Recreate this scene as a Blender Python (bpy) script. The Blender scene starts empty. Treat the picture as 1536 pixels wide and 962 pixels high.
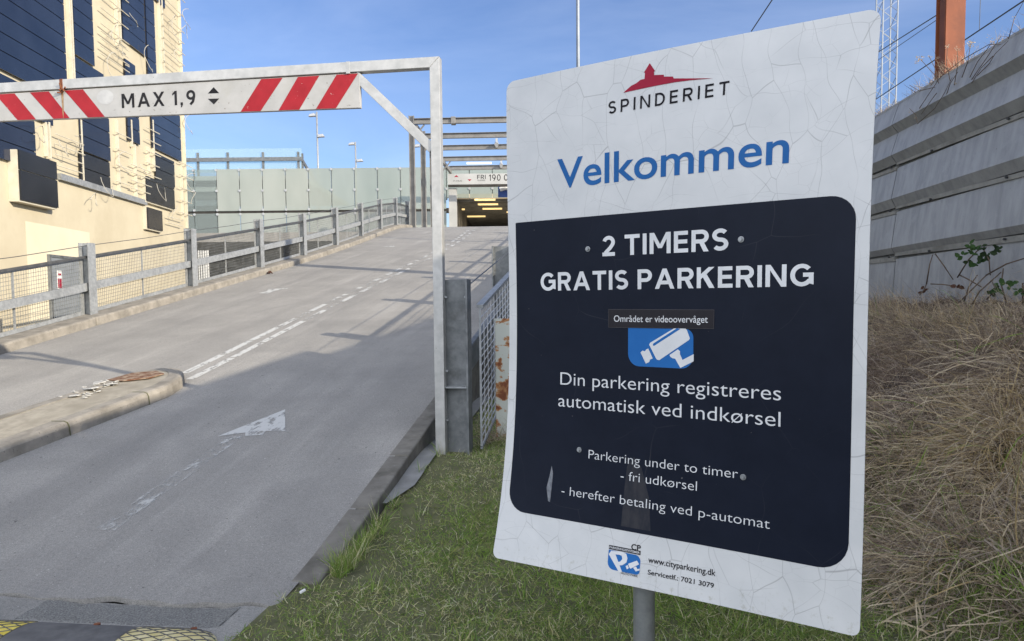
import bpy, bmesh, math, random
import numpy as np
from mathutils import Vector, Matrix
rng = random.Random(7)
nrng = np.random.default_rng(11)
sc = bpy.context.scene
COL = sc.collection
R = math.radians

# ------------------------------------------------------------------ camera, sky, sun, exposure
F, CX, CY, CAMH = 1150.0, 768.0, 520.0, 1.6
PITCH, ROLL = R(-3.63), 0.010
_f = Vector((0, math.cos(PITCH), math.sin(PITCH))); _u = Vector((0, -math.sin(PITCH), math.cos(PITCH))); _r = Vector((1, 0, 0))
CR = _r * math.cos(ROLL) - _u * math.sin(ROLL); CU = _u * math.cos(ROLL) + _r * math.sin(ROLL); CF = _f
cam = bpy.data.cameras.new('camera'); camo = bpy.data.objects.new('camera', cam); COL.objects.link(camo)
cam.sensor_fit = 'HORIZONTAL'; cam.sensor_width = 36.0; cam.lens = F / 1536 * 36.0
cam.shift_y = (CY - 481) / 1536.0
cam.clip_start = 0.05; cam.clip_end = 2000
M3 = Matrix((CR, CU, -CF)).transposed()
camo.matrix_world = Matrix.Translation((0, 0, CAMH)) @ M3.to_4x4()
sc.camera = camo
SUN_AZ, SUN_EL = R(123.5), R(20.4)
SDIR = Vector((math.cos(SUN_EL) * math.sin(SUN_AZ), math.cos(SUN_EL) * math.cos(SUN_AZ), math.sin(SUN_EL)))
sun = bpy.data.lights.new('sun', 'SUN'); sun.energy = 2.75; sun.angle = R(0.55); sun.color = (1.0, 0.89, 0.72)
suno = bpy.data.objects.new('sun', sun); COL.objects.link(suno)
suno.rotation_euler = (-SDIR).to_track_quat('-Z', 'Y').to_euler(); suno.location = (20, -10, 20)
world = bpy.data.worlds.new('World'); sc.world = world; world.use_nodes = True
nt = world.node_tree; nt.nodes.clear()
wo = nt.nodes.new('ShaderNodeOutputWorld'); bg = nt.nodes.new('ShaderNodeBackground'); sky = nt.nodes.new('ShaderNodeTexSky')
sky.sky_type = 'NISHITA'; sky.sun_disc = False; sky.sun_elevation = SUN_EL; sky.sun_rotation = SUN_AZ
sky.altitude = 0; sky.air_density = 1.0; sky.dust_density = 0.6; sky.ozone_density = 1.6
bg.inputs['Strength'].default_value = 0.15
# thin streaks of high cloud, part of the sky itself
tc = nt.nodes.new('ShaderNodeTexCoord'); mp = nt.nodes.new('ShaderNodeMapping'); nz = nt.nodes.new('ShaderNodeTexNoise')
mp.inputs['Scale'].default_value = (1.3, 1.0, 4.5); mp.inputs['Rotation'].default_value = (0.12, 0.35, 0.4)
nz.inputs['Scale'].default_value = 2.2; nz.inputs['Detail'].default_value = 7; nz.inputs['Roughness'].default_value = 0.55; nz.inputs['Distortion'].default_value = 0.5
cr = nt.nodes.new('ShaderNodeValToRGB'); cr.color_ramp.elements[0].position = 0.42; cr.color_ramp.elements[1].position = 0.78
cr.color_ramp.elements[0].color = (0, 0, 0, 1); cr.color_ramp.elements[1].color = (0.07, 0.07, 0.07, 1)
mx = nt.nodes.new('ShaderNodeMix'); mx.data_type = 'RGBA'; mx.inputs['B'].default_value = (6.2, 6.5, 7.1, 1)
L = nt.links.new
L(tc.outputs['Generated'], mp.inputs['Vector']); L(mp.outputs['Vector'], nz.inputs['Vector']); L(nz.outputs['Fac'], cr.inputs['Fac'])

# added fill light: bright cloud-white gradient in the unseen sky behind the viewer
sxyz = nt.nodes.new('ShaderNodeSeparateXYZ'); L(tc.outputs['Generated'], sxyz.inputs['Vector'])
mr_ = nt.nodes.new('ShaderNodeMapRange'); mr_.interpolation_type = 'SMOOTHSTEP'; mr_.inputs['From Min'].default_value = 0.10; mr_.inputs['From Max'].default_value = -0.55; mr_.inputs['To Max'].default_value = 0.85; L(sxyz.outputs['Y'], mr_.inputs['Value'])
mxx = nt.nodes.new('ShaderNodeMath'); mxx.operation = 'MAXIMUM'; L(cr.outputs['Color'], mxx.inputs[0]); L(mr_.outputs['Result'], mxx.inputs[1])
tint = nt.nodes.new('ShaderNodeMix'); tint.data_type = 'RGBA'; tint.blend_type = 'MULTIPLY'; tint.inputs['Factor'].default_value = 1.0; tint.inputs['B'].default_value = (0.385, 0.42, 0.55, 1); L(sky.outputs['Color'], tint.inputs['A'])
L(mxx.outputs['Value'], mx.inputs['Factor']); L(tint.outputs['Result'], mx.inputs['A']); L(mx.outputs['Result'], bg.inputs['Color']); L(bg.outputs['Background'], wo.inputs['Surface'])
vs = sc.view_settings; vs.view_transform = 'Standard'; vs.look = 'None'; vs.gamma = 1; vs.use_curve_mapping = False; vs.exposure = 1.2
sc.display_settings.display_device = 'sRGB'

# ------------------------------------------------------------------ helpers
CAMP = Vector((0, 0, CAMH))
def ray(px, py): return CF + CR * ((px - CX) / F) - CU * ((py - CY) / F)
def at_plane(px, py, p0, n):
    d = ray(px, py); return CAMP + d * ((Vector(p0) - CAMP).dot(n) / d.dot(n))
def at_y(px, py, y): return at_plane(px, py, (0, y, 0), Vector((0, 1, 0)))
ORG = {}
def tag(o, label=None, cat=None, group=None, kind=None):
    if label: o['label'] = label
    if cat: o['category'] = cat
    if group: o['group'] = group
    if kind: o['kind'] = kind
    return o
def thing(name, label, cat, loc, group=None):
    o = bpy.data.objects.new(name, None); COL.objects.link(o); o.location = loc; o.empty_display_size = 0.1
    ORG[o.name] = Vector(loc); return tag(o, label, cat, group)
class MB:
    def __init__(s): s.v = []; s.f = []; s.m = []
    def add(s, vs, fs, mi=0):
        b = len(s.v); s.v += [tuple(p) for p in vs]; s.f += [tuple(i + b for i in f) for f in fs]; s.m += [mi] * len(fs); return s
    def hexa(s, b, t, mi=0):   # four bottom, four top corners, counter-clockwise
        return s.add(list(b) + list(t), [(3, 2, 1, 0), (4, 5, 6, 7), (0, 1, 5, 4), (1, 2, 6, 5), (2, 3, 7, 6), (3, 0, 4, 7)], mi)
    def box(s, c, size, ax=None, mi=0):
        c = Vector(c); a = ax or (Vector((1, 0, 0)), Vector((0, 1, 0)), Vector((0, 0, 1)))
        x, y, z = a[0] * size[0] / 2, a[1] * size[1] / 2, a[2] * size[2] / 2
        return s.hexa([c - x - y - z, c + x - y - z, c + x + y - z, c - x + y - z], [c - x - y + z, c + x - y + z, c + x + y + z, c - x + y + z], mi)
    def bar(s, p, q, w, h, up=(0, 0, 1), mi=0):
        p, q = Vector(p), Vector(q); d = (q - p).normalized(); side = d.cross(Vector(up))
        if side.length < 1e-4: side = d.cross(Vector((0, 1, 0)))
        side.normalize(); u2 = side.cross(d)
        return s.box((p + q) / 2, ((q - p).length, w, h), (d, -side, u2), mi)
    def sweep(s, path, prof, up=(0, 0, 1), mi=0, closed=True, caps=True):  # prof: list of (side, up)
        path = [Vector(p) for p in path]; n = len(path); k = len(prof); vs = []
        for i, p in enumerate(path):
            d = (path[min(i + 1, n - 1)] - path[max(i - 1, 0)]).normalized(); side = d.cross(Vector(up))
            if side.length < 1e-4: side = d.cross(Vector((0, 1, 0)))
            side.normalize(); u2 = side.cross(d)
            for a, b in prof: vs.append(p + side * a + u2 * b)
        fs = []
        for i in range(n - 1):
            for j in range(k if closed else k - 1):
                j2 = (j + 1) % k; fs.append((i * k + j, (i + 1) * k + j, (i + 1) * k + j2, i * k + j2))
        if caps and closed: fs += [tuple(range(k)), tuple(range(n * k - 1, (n - 1) * k - 1, -1))]
        return s.add(vs, fs, mi)
    def tube(s, path, r, n=6, mi=0):
        if not isinstance(r, (list, tuple)): r = [r] * len(path)
        path = [Vector(p) for p in path]; m = len(path); vs = []; ref = None
        for i, p in enumerate(path):
            d = (path[min(i + 1, m - 1)] - path[max(i - 1, 0)]).normalized()
            a = d.cross(Vector((0, 0, 1))) if abs(d.z) < 0.95 else d.cross(Vector((0, 1, 0)))
            a.normalize()
            if ref is not None and a.dot(ref) < 0: a = -a
            ref = a; b = a.cross(d)
            for j in range(n):
                t = 2 * math.pi * j / n; vs.append(p + (a * math.cos(t) + b * math.sin(t)) * r[i])
        fs = [(i * n + j, i * n + (j + 1) % n, (i + 1) * n + (j + 1) % n, (i + 1) * n + j) for i in range(m - 1) for j in range(n)]
        fs += [tuple(range(n - 1, -1, -1)), tuple(range((m - 1) * n, m * n))]
        return s.add(vs, fs, mi)
    def ibeam(s, p, q, w, h, tf, tw, up, mi=0):   # flange width w, height h along 'up'
        p, q, up = Vector(p), Vector(q), Vector(up).normalized()
        s.bar(p + up * (h / 2 - tf / 2), q + up * (h / 2 - tf / 2), w, tf, up, mi); s.bar(p - up * (h / 2 - tf / 2), q - up * (h / 2 - tf / 2), w, tf, up, mi)
        return s.bar(p, q, tw, h - 2 * tf, up, mi)
    def build(s, name, mats, parent=None, smooth=False, bevel=0, solid=0):
        if not isinstance(mats, (list, tuple)): mats = [mats]
        if parent is not None: o0 = ORG[parent.name]
        else:
            a = np.array(s.v); lo, hi = a.min(0), a.max(0); o0 = Vector(((lo[0] + hi[0]) / 2, (lo[1] + hi[1]) / 2, lo[2]))
        me = bpy.data.meshes.new(name); me.from_pydata([(x - o0.x, y - o0.y, z - o0.z) for x, y, z in s.v], [], s.f)
        for m in mats: me.materials.append(m)
        if len(mats) > 1: me.polygons.foreach_set('material_index', s.m)
        bm = bmesh.new(); bm.from_mesh(me)
        if not getattr(s, 'keep', False): bmesh.ops.recalc_face_normals(bm, faces=bm.faces)
        bm.to_mesh(me); bm.free()
        if smooth: me.polygons.foreach_set('use_smooth', [True] * len(me.polygons))
        o = bpy.data.objects.new(name, me); COL.objects.link(o)
        if parent is not None: o.parent = parent; ORG[o.name] = o0
        else: o.location = o0; ORG[o.name] = o0
        if bevel:
            b = o.modifiers.new('bevel', 'BEVEL'); b.width = bevel; b.segments = 2; b.limit_method = 'ANGLE'; b.angle_limit = R(40)
        return o
def copy_tree(o, parent=None):
    c = o.copy(); COL.objects.link(c); c.parent = parent
    ORG[c.name] = ORG.get(o.name, Vector())
    for ch in [x for x in bpy.data.objects if x.parent is o]: copy_tree(ch, c)
    return c

# ------------------------------------------------------------------ materials
def new_mat(name):
    m = bpy.data.materials.new(name); m.use_nodes = True
    n = m.node_tree; return m, n, n.nodes['Principled BSDF'], n.links.new
def N(n, t, **kw):
    x = n.nodes.new(t)
    for k, v in kw.items():
        if k in x.inputs: x.inputs[k].default_value = v
        else: setattr(x, k, v)
    return x
def ramp(n, stops):
    c = n.nodes.new('ShaderNodeValToRGB'); e = c.color_ramp.elements
    while len(e) > 1: e.remove(e[0])
    e[0].position = stops[0][0]; e[0].color = (*stops[0][1], 1) if len(stops[0][1]) == 3 else stops[0][1]
    for p, k in stops[1:]:
        q = e.new(p); q.color = (*k, 1) if len(k) == 3 else k
    return c
def noise(n, scale, detail=5, rough=0.6, sc3=None, rot=None, dist=0.0):
    g = n.nodes.new('ShaderNodeNewGeometry'); z = N(n, 'ShaderNodeTexNoise', Scale=scale, Detail=detail, Roughness=rough, Distortion=dist)
    if sc3 or rot:
        mpn = n.nodes.new('ShaderNodeMapping'); mpn.vector_type = 'TEXTURE' if False else 'POINT'
        if rot: mpn.inputs['Rotation'].default_value = rot
        if sc3:
            m2 = n.nodes.new('ShaderNodeMapping'); m2.inputs['Scale'].default_value = sc3
            n.links.new(g.outputs['Position'], mpn.inputs['Vector']); n.links.new(mpn.outputs['Vector'], m2.inputs['Vector']); n.links.new(m2.outputs['Vector'], z.inputs['Vector'])
        else:
            n.links.new(g.outputs['Position'], mpn.inputs['Vector']); n.links.new(mpn.outputs['Vector'], z.inputs['Vector'])
    else: n.links.new(g.outputs['Position'], z.inputs['Vector'])
    return z
def mixc(n, fac, a, b, mode='MIX'):
    x = n.nodes.new('ShaderNodeMix'); x.data_type = 'RGBA'; x.blend_type = mode
    for k, v in (('Factor', fac), ('A', a), ('B', b)):
        if hasattr(v, 'is_output') or isinstance(v, bpy.types.NodeSocket): n.links.new(v, x.inputs[k])
        elif k == 'Factor': x.inputs[k].default_value = v
        else: x.inputs[k].default_value = (*v, 1)
    return x.outputs['Result']
def bump(n, b, h, strength=0.3, dist=0.01):
    x = N(n, 'ShaderNodeBump', Strength=strength, Distance=dist); n.links.new(h, x.inputs['Height']); n.links.new(x.outputs['Normal'], b.inputs['Normal'])
def pmat(name, c1, c2, scale=6, rough=0.7, metal=0.0, bstr=0.15, bscale=80, stain=None, sscale=1.5, sc3=None, spots=None, lo=0.35, hi=0.65, spec=0.5):
    m, n, b, l = new_mat(name)
    z = noise(n, scale, sc3=sc3); c = ramp(n, [(lo, c1), (hi, c2)]); l(z.outputs['Fac'], c.inputs['Fac']); col = c.outputs['Color']
    if stain:
        z2 = noise(n, sscale, 6, 0.65); c2_ = ramp(n, [(0.52, (0, 0, 0)), (0.72, (1, 1, 1))]); l(z2.outputs['Fac'], c2_.inputs['Fac']); col = mixc(n, c2_.outputs['Color'], col, stain)
    if spots:
        z3 = noise(n, spots[1], 3, 0.5); c3 = ramp(n, [(spots[2], (0, 0, 0)), (spots[2] + 0.05, (1, 1, 1))]); l(z3.outputs['Fac'], c3.inputs['Fac']); col = mixc(n, c3.outputs['Color'], col, spots[0])
    l(col, b.inputs['Base Color']); b.inputs['Roughness'].default_value = rough; b.inputs['Metallic'].default_value = metal; b.inputs['Specular IOR Level'].default_value = spec
    if bstr: zb = noise(n, bscale, 4); bump(n, b, zb.outputs['Fac'], bstr, 0.004)
    return m
RAZ = R(7)
# weathered asphalt: fine aggregate, broad mottling, tyre tracks that run along the ramp
def asphalt(name, a, b_, track, rough=0.88):
    m, n, b, l = new_mat(name)
    z = noise(n, 1.1, 6, 0.62); c = ramp(n, [(0.3, a), (0.7, b_)]); l(z.outputs['Fac'], c.inputs['Fac']); col = c.outputs['Color']
    s = noise(n, 1.0, 5, 0.6, sc3=(1.5, 0.10, 0.10), rot=(0, 0, RAZ)); cs = ramp(n, [(0.46, (0, 0, 0)), (0.74, (0.62, 0.62, 0.62))]); l(s.outputs['Fac'], cs.inputs['Fac']); col = mixc(n, cs.outputs['Color'], col, track)
    s2 = noise(n, 2.3, 4, 0.6, sc3=(1.2, 0.12, 0.1), rot=(0, 0, RAZ)); cs2 = ramp(n, [(0.55, (0, 0, 0)), (0.75, (0.5, 0.5, 0.5))]); l(s2.outputs['Fac'], cs2.inputs['Fac']); col = mixc(n, cs2.outputs['Color'], col, tuple(x * 1.25 for x in b_))
    g2 = noise(n, 55, 5, 0.75); cg2 = ramp(n, [(0.30, (0.80, 0.80, 0.80)), (0.5, (1, 1, 1)), (0.72, (1.16, 1.155, 1.14))]); l(g2.outputs['Fac'], cg2.inputs['Fac']); col = mixc(n, 1.0, col, cg2.outputs['Color'], 'MULTIPLY')
    pz = noise(n, 0.55, 3, 0.5, dist=1.2); cpz = ramp(n, [(0.52, (0, 0, 0)), (0.66, (0.30, 0.30, 0.30))]); l(pz.outputs['Fac'], cpz.inputs['Fac']); col = mixc(n, cpz.outputs['Color'], col, track)
    ws = noise(n, 70, 1, 0.5); cws = ramp(n, [(0.765, (0, 0, 0)), (0.78, (0.8, 0.8, 0.8))]); l(ws.outputs['Fac'], cws.inputs['Fac']); col = mixc(n, cws.outputs['Color'], col, tuple(min(0.6, x * 1.9) for x in b_))
    g = noise(n, 170, 3, 0.8); cg = ramp(n, [(0.32, (0.55, 0.55, 0.55)), (0.5, (1, 1, 1)), (0.70, (1.4, 1.39, 1.36))]); l(g.outputs['Fac'], cg.inputs['Fac']); col = mixc(n, 1.0, col, cg.outputs['Color'], 'MULTIPLY')
    d = noise(n, 24, 2, 0.5); cd = ramp(n, [(0.735, (0, 0, 0)), (0.75, (0.7, 0.7, 0.7))]); l(d.outputs['Fac'], cd.inputs['Fac']); col = mixc(n, cd.outputs['Color'], col, (0.05, 0.048, 0.045))
    l(col, b.inputs['Base Color']); b.inputs['Roughness'].default_value = rough; b.inputs['Specular IOR Level'].default_value = 0.3
    bump(n, b, g.outputs['Fac'], 0.35, 0.004)
    return m
M = {}
M['asphalt'] = asphalt('asphalt', (0.255, 0.246, 0.23), (0.325, 0.312, 0.29), (0.195, 0.19, 0.182))
M['asphalt_low'] = asphalt('rough asphalt', (0.24, 0.236, 0.222), (0.33, 0.322, 0.30), (0.18, 0.177, 0.17))
M['gravel'] = pmat('loose grit', (0.09, 0.09, 0.085), (0.27, 0.27, 0.255), 120, 0.95, bstr=0.9, bscale=110)
M['concrete'] = pmat('kerb concrete', (0.19, 0.175, 0.15), (0.30, 0.275, 0.235), 5, 0.9, bstr=0.35, bscale=160, stain=(0.15, 0.135, 0.11), sscale=2.2, spots=((0.11, 0.10, 0.09), 42, 0.66))
M['concrete_dark'] = pmat('damp kerb concrete', (0.135, 0.126, 0.108), (0.20, 0.187, 0.162), 7, 0.92, bstr=0.35, bscale=160, stain=(0.095, 0.088, 0.072), sscale=3, spots=((0.30, 0.30, 0.28), 60, 0.70))
M['conc_strip'] = pmat('poured concrete strip', (0.18, 0.18, 0.172), (0.26, 0.26, 0.25), 4, 0.9, bstr=0.3, bscale=120, stain=(0.16, 0.155, 0.14), sscale=2.5)
M['sand'] = pmat('sandy concrete', (0.25, 0.225, 0.18), (0.34, 0.31, 0.25), 12, 0.95, bstr=0.5, bscale=120, stain=(0.19, 0.17, 0.13), sscale=3)
M['conc_wall'] = pmat('pale concrete', (0.33, 0.33, 0.32), (0.42, 0.42, 0.40), 0.8, 0.85, bstr=0.1)
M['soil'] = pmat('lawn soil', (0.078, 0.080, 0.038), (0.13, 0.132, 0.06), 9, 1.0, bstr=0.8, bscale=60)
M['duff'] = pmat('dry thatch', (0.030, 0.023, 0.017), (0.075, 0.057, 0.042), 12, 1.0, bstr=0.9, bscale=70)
M['ground'] = pmat('bare ground', (0.16, 0.15, 0.13), (0.22, 0.21, 0.18), 0.7, 0.95, bstr=0.3)
M['galv'] = pmat('galvanised steel', (0.27, 0.285, 0.295), (0.38, 0.395, 0.405), 18, 0.5, 0.35, bstr=0.06, bscale=60, stain=(0.22, 0.23, 0.235), sscale=4)
M['galv_dull'] = pmat('dull galvanised steel', (0.13, 0.14, 0.145), (0.22, 0.23, 0.235), 9, 0.6, 0.45, bstr=0.08, bscale=50, stain=(0.10, 0.105, 0.105), sscale=5)
M['wire_zinc'] = pmat('bright zinc wire', (0.50, 0.51, 0.52), (0.60, 0.61, 0.62), 18, 0.5, 0.2, bstr=0)
M['galv_dark'] = pmat('dark handrail steel', (0.07, 0.072, 0.075), (0.11, 0.112, 0.115), 8, 0.5, 0.3, bstr=0)
M['steel_grey'] = pmat('grey painted steel', (0.17, 0.165, 0.16), (0.24, 0.235, 0.225), 3, 0.55, 0.2, bstr=0)
M['alu'] = pmat('brushed aluminium', (0.38, 0.38, 0.365), (0.49, 0.485, 0.465), 11, 0.42, 0.35, bstr=0.05, bscale=40, stain=(0.36, 0.355, 0.335), sscale=3.5, spots=((0.20, 0.17, 0.13), 30, 0.74))
def vinyl_white():
    m, n, b, l = new_mat('cracked white vinyl')
    uv = N(n, 'ShaderNodeUVMap'); uv.uv_map = 'st'
    dz = N(n, 'ShaderNodeTexNoise', Scale=2.6, Detail=2); l(uv.outputs['UV'], dz.inputs['Vector'])
    va = N(n, 'ShaderNodeVectorMath'); va.operation = 'MULTIPLY_ADD'; va.inputs[1].default_value = (0.22, 0.22, 0); l(dz.outputs['Color'], va.inputs[0]); l(uv.outputs['UV'], va.inputs[2])
    col = None
    base = N(n, 'ShaderNodeTexNoise', Scale=7, Detail=6); l(uv.outputs['UV'], base.inputs['Vector'])
    cb = ramp(n, [(0.3, (0.52, 0.53, 0.53)), (0.7, (0.60, 0.605, 0.60))]); l(base.outputs['Fac'], cb.inputs['Fac']); col = cb.outputs['Color']
    sep = N(n, 'ShaderNodeSeparateXYZ'); l(uv.outputs['UV'], sep.inputs['Vector'])
    # long cracks running mostly up and down, a ladder of cross cracks, and a finer local craze
    for scl, asp, w, k, m0, m1 in ((9.0, (1.0, 0.42, 1), 0.0095, 0.60, 0.32, 0.54), (10.0, (0.42, 1.0, 1), 0.009, 0.52, 0.40, 0.60), (22.0, (0.8, 1.0, 1), 0.016, 0.34, 0.47, 0.62)):
        mpn = N(n, 'ShaderNodeMapping'); mpn.inputs['Scale'].default_value = asp; mpn.inputs['Location'].default_value = (scl, 0.3 * scl, 0); l(va.outputs['Vector'], mpn.inputs['Vector'])
        v = N(n, 'ShaderNodeTexVoronoi', Scale=scl); v.feature = 'DISTANCE_TO_EDGE'; v.voronoi_dimensions = '2D'; l(mpn.outputs['Vector'], v.inputs['Vector'])
        c = ramp(n, [(0.0, (1, 1, 1)), (w, (0, 0, 0))]); l(v.outputs['Distance'], c.inputs['Fac'])
        nm = N(n, 'ShaderNodeTexNoise', Scale=3.0 + scl / 4, Detail=3); l(uv.outputs['UV'], nm.inputs['Vector'])
        cm = ramp(n, [(m0, (0, 0, 0)), (m1, (k, k, k))]); l(nm.outputs['Fac'], cm.inputs['Fac'])
        fac = mixc(n, 1.0, c.outputs['Color'], cm.outputs['Color'], 'MULTIPLY'); col = mixc(n, fac, col, (0.17, 0.17, 0.17))
    # grey-green dirt along the lower edge
    dn = N(n, 'ShaderNodeTexNoise', Scale=38, Detail=6, Roughness=0.75); l(uv.outputs['UV'], dn.inputs['Vector'])
    mr = N(n, 'ShaderNodeMapRange'); mr.inputs['From Min'].default_value = 0.10; mr.inputs['From Max'].default_value = 0.0; l(sep.outputs['Y'], mr.inputs['Value'])
    dd = ramp(n, [(0.55, (0, 0, 0)), (0.68, (0.7, 0.7, 0.7))]); l(dn.outputs['Fac'], dd.inputs['Fac'])
    f2 = mixc(n, 1.0, dd.outputs['Color'], mr.outputs['Result'], 'MULTIPLY'); col = mixc(n, f2, col, (0.30, 0.29, 0.22))
    l(col, b.inputs['Base Color']); b.inputs['Roughness'].default_value = 0.35
    return m
M['vinyl'] = vinyl_white()
def vinyl_navy():
    m, n, b, l = new_mat('navy vinyl')
    uv = N(n, 'ShaderNodeUVMap'); uv.uv_map = 'st'
    z = N(n, 'ShaderNodeTexNoise', Scale=6, Detail=7, Roughness=0.7); l(uv.outputs['UV'], z.inputs['Vector'])
    c = ramp(n, [(0.35, (0.0042, 0.0072, 0.0165)), (0.75, (0.0072, 0.0108, 0.0225))]); l(z.outputs['Fac'], c.inputs['Fac'])
    dz = N(n, 'ShaderNodeTexNoise', Scale=2.0, Detail=2); l(uv.outputs['UV'], dz.inputs['Vector'])
    va = N(n, 'ShaderNodeVectorMath'); va.operation = 'MULTIPLY_ADD'; va.inputs[1].default_value = (0.3, 0.3, 0); l(dz.outputs['Color'], va.inputs[0]); l(uv.outputs['UV'], va.inputs[2])
    v = N(n, 'ShaderNodeTexVoronoi', Scale=4.5); v.feature = 'DISTANCE_TO_EDGE'; v.voronoi_dimensions = '2D'; l(va.outputs['Vector'], v.inputs['Vector'])
    cv = ramp(n, [(0.0, (1, 1, 1)), (0.005, (0, 0, 0))]); l(v.outputs['Distance'], cv.inputs['Fac'])
    nm = N(n, 'ShaderNodeTexNoise', Scale=3.5, Detail=2); l(uv.outputs['UV'], nm.inputs['Vector']); cm = ramp(n, [(0.5, (0, 0, 0)), (0.7, (0.35, 0.35, 0.35))]); l(nm.outputs['Fac'], cm.inputs['Fac'])
    fac = mixc(n, 1.0, cv.outputs['Color'], cm.outputs['Color'], 'MULTIPLY'); col = mixc(n, fac, c.outputs['Color'], (0.10, 0.10, 0.11))
    sp = N(n, 'ShaderNodeTexNoise', Scale=70, Detail=1); l(uv.outputs['UV'], sp.inputs['Vector']); cp = ramp(n, [(0.80, (0, 0, 0)), (0.83, (0.5, 0.5, 0.5))]); l(sp.outputs['Fac'], cp.inputs['Fac']); col = mixc(n, cp.outputs['Color'], col, (0.2, 0.2, 0.2))
    l(col, b.inputs['Base Color']); b.inputs['Roughness'].default_value = 0.42; b.inputs['Specular IOR Level'].default_value = 0.14
    return m
M['navy'] = vinyl_navy()
M['streak'] = pmat('dirt streak on navy', (0.010, 0.013, 0.022), (0.030, 0.030, 0.036), 40, 0.5, bstr=0, sc3=(1, 1, 0.35), spec=0.25)
M['let_white'] = pmat('white lettering film', (0.58, 0.59, 0.60), (0.66, 0.67, 0.68), 9, 0.4, bstr=0)
M['let_blue'] = pmat('blue lettering film', (0.010, 0.098, 0.30), (0.014, 0.112, 0.33), 9, 0.5, bstr=0, spec=0.2)
M['icon_blue'] = pmat('blue pictogram film', (0.012, 0.115, 0.36), (0.016, 0.13, 0.39), 9, 0.5, bstr=0, spec=0.2)
M['let_black'] = pmat('black lettering film', (0.008, 0.008, 0.011), (0.015, 0.015, 0.02), 9, 0.55, bstr=0, spec=0.12)
M['let_red'] = pmat('dark red lettering film', (0.27, 0.010, 0.032), (0.31, 0.014, 0.04), 9, 0.5, bstr=0, spec=0.15)
M['sticker'] = pmat('black sticker', (0.011, 0.010, 0.014), (0.017, 0.014, 0.018), 14, 0.5, bstr=0, spec=0.25)
M['sticker_rim'] = pmat('sticker rim', (0.045, 0.04, 0.045), (0.06, 0.055, 0.06), 14, 0.5, bstr=0)
M['peel'] = pmat('scuffed navy', (0.10, 0.11, 0.13), (0.20, 0.21, 0.23), 60, 0.6, bstr=0)
M['back'] = pmat('sheet metal', (0.4, 0.4, 0.4), (0.5, 0.5, 0.5), 8, 0.5, 0.5, bstr=0)
M['bar_white'] = pmat('worn white enamel', (0.35, 0.345, 0.33), (0.42, 0.412, 0.395), 5, 0.45, bstr=0.03, stain=(0.36, 0.35, 0.32), sscale=3.5, spots=((0.17, 0.15, 0.12), 34, 0.68))
M['scrub'] = pmat('scrubbed enamel', (0.40, 0.40, 0.395), (0.47, 0.47, 0.46), 14, 0.6, bstr=0)
M['bar_red'] = pmat('worn red enamel', (0.27, 0.006, 0.012), (0.34, 0.010, 0.018), 7, 0.5, spec=0.3, bstr=0.03, spots=((0.45, 0.33, 0.31), 40, 0.71))
M['bar_black'] = pmat('black stencil paint', (0.010, 0.010, 0.012), (0.024, 0.024, 0.026), 12, 0.7, bstr=0, spec=0.15)
M['rust'] = pmat('rust', (0.12, 0.035, 0.015), (0.26, 0.10, 0.045), 26, 0.9, bstr=0.5, bscale=120)
M['rust_sand'] = pmat('sandy rust', (0.13, 0.055, 0.028), (0.27, 0.20, 0.14), 16, 0.95, bstr=0.5, bscale=120, lo=0.42, hi=0.6)
M['rust_stain'] = pmat('rust run', (0.22, 0.12, 0.05), (0.38, 0.27, 0.16), 30, 0.8, bstr=0)
def rusty_white():
    m, n, b, l = new_mat('rusting white paint')
    z = noise(n, 5.5, 7, 0.6, dist=0.6); c = ramp(n, [(0.50, (0.50, 0.52, 0.47)), (0.53, (0.40, 0.20, 0.08)), (0.58, (0.20, 0.06, 0.022)), (0.72, (0.10, 0.03, 0.014))]); l(z.outputs['Fac'], c.inputs['Fac'])
    l(c.outputs['Color'], b.inputs['Base Color']); b.inputs['Roughness'].default_value = 0.7; zb = noise(n, 60, 4); bump(n, b, zb.outputs['Fac'], 0.4, 0.004); return m
M['rusty_white'] = rusty_white()
M['corten'] = pmat('red oxide steel', (0.19, 0.052, 0.021), (0.28, 0.085, 0.034), 3, 0.75, bstr=0.15, sc3=(1, 1, 0.3), stain=(0.14, 0.042, 0.02), sscale=2)
M['corten_dark'] = pmat('dark red oxide steel', (0.10, 0.035, 0.022), (0.15, 0.05, 0.03), 3, 0.8, bstr=0.1)
M['stucco'] = pmat('cream render', (0.465, 0.41, 0.295), (0.52, 0.465, 0.34), 0.9, 0.9, bstr=0.15, bscale=120, stain=(0.44, 0.385, 0.275), sscale=0.6)
M['stucco_light'] = pmat('pale cream paint', (0.60, 0.54, 0.40), (0.65, 0.59, 0.44), 1.2, 0.85, bstr=0.1, bscale=120)
M['rail_white'] = pmat('cream painted steel', (0.52, 0.48, 0.38), (0.60, 0.56, 0.45), 5, 0.5, bstr=0)
M['cable'] = pmat('pale cable', (0.36, 0.345, 0.30), (0.46, 0.44, 0.39), 20, 0.6, bstr=0)
def solar(name, c1, c2, rough=0.14):
    m, n, b, l = new_mat(name)
    z = noise(n, 0.9, 4); c = ramp(n, [(0.35, c1), (0.65, c2)]); l(z.outputs['Fac'], c.inputs['Fac']); l(c.outputs['Color'], b.inputs['Base Color'])
    b.inputs['Roughness'].default_value = rough; b.inputs['Specular IOR Level'].default_value = 0.35
    z2 = noise(n, 0.8, 2); bump(n, b, z2.outputs['Fac'], 0.05, 0.05); return m
M['solar'] = solar('blue solar glass', (0.010, 0.016, 0.036), (0.017, 0.025, 0.050))
M['solar_dark'] = solar('dark solar glass', (0.010, 0.012, 0.017), (0.018, 0.02, 0.026), 0.24)
M['door'] = pmat('grey door paint', (0.18, 0.20, 0.22), (0.22, 0.24, 0.26), 3, 0.5, bstr=0)
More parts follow.
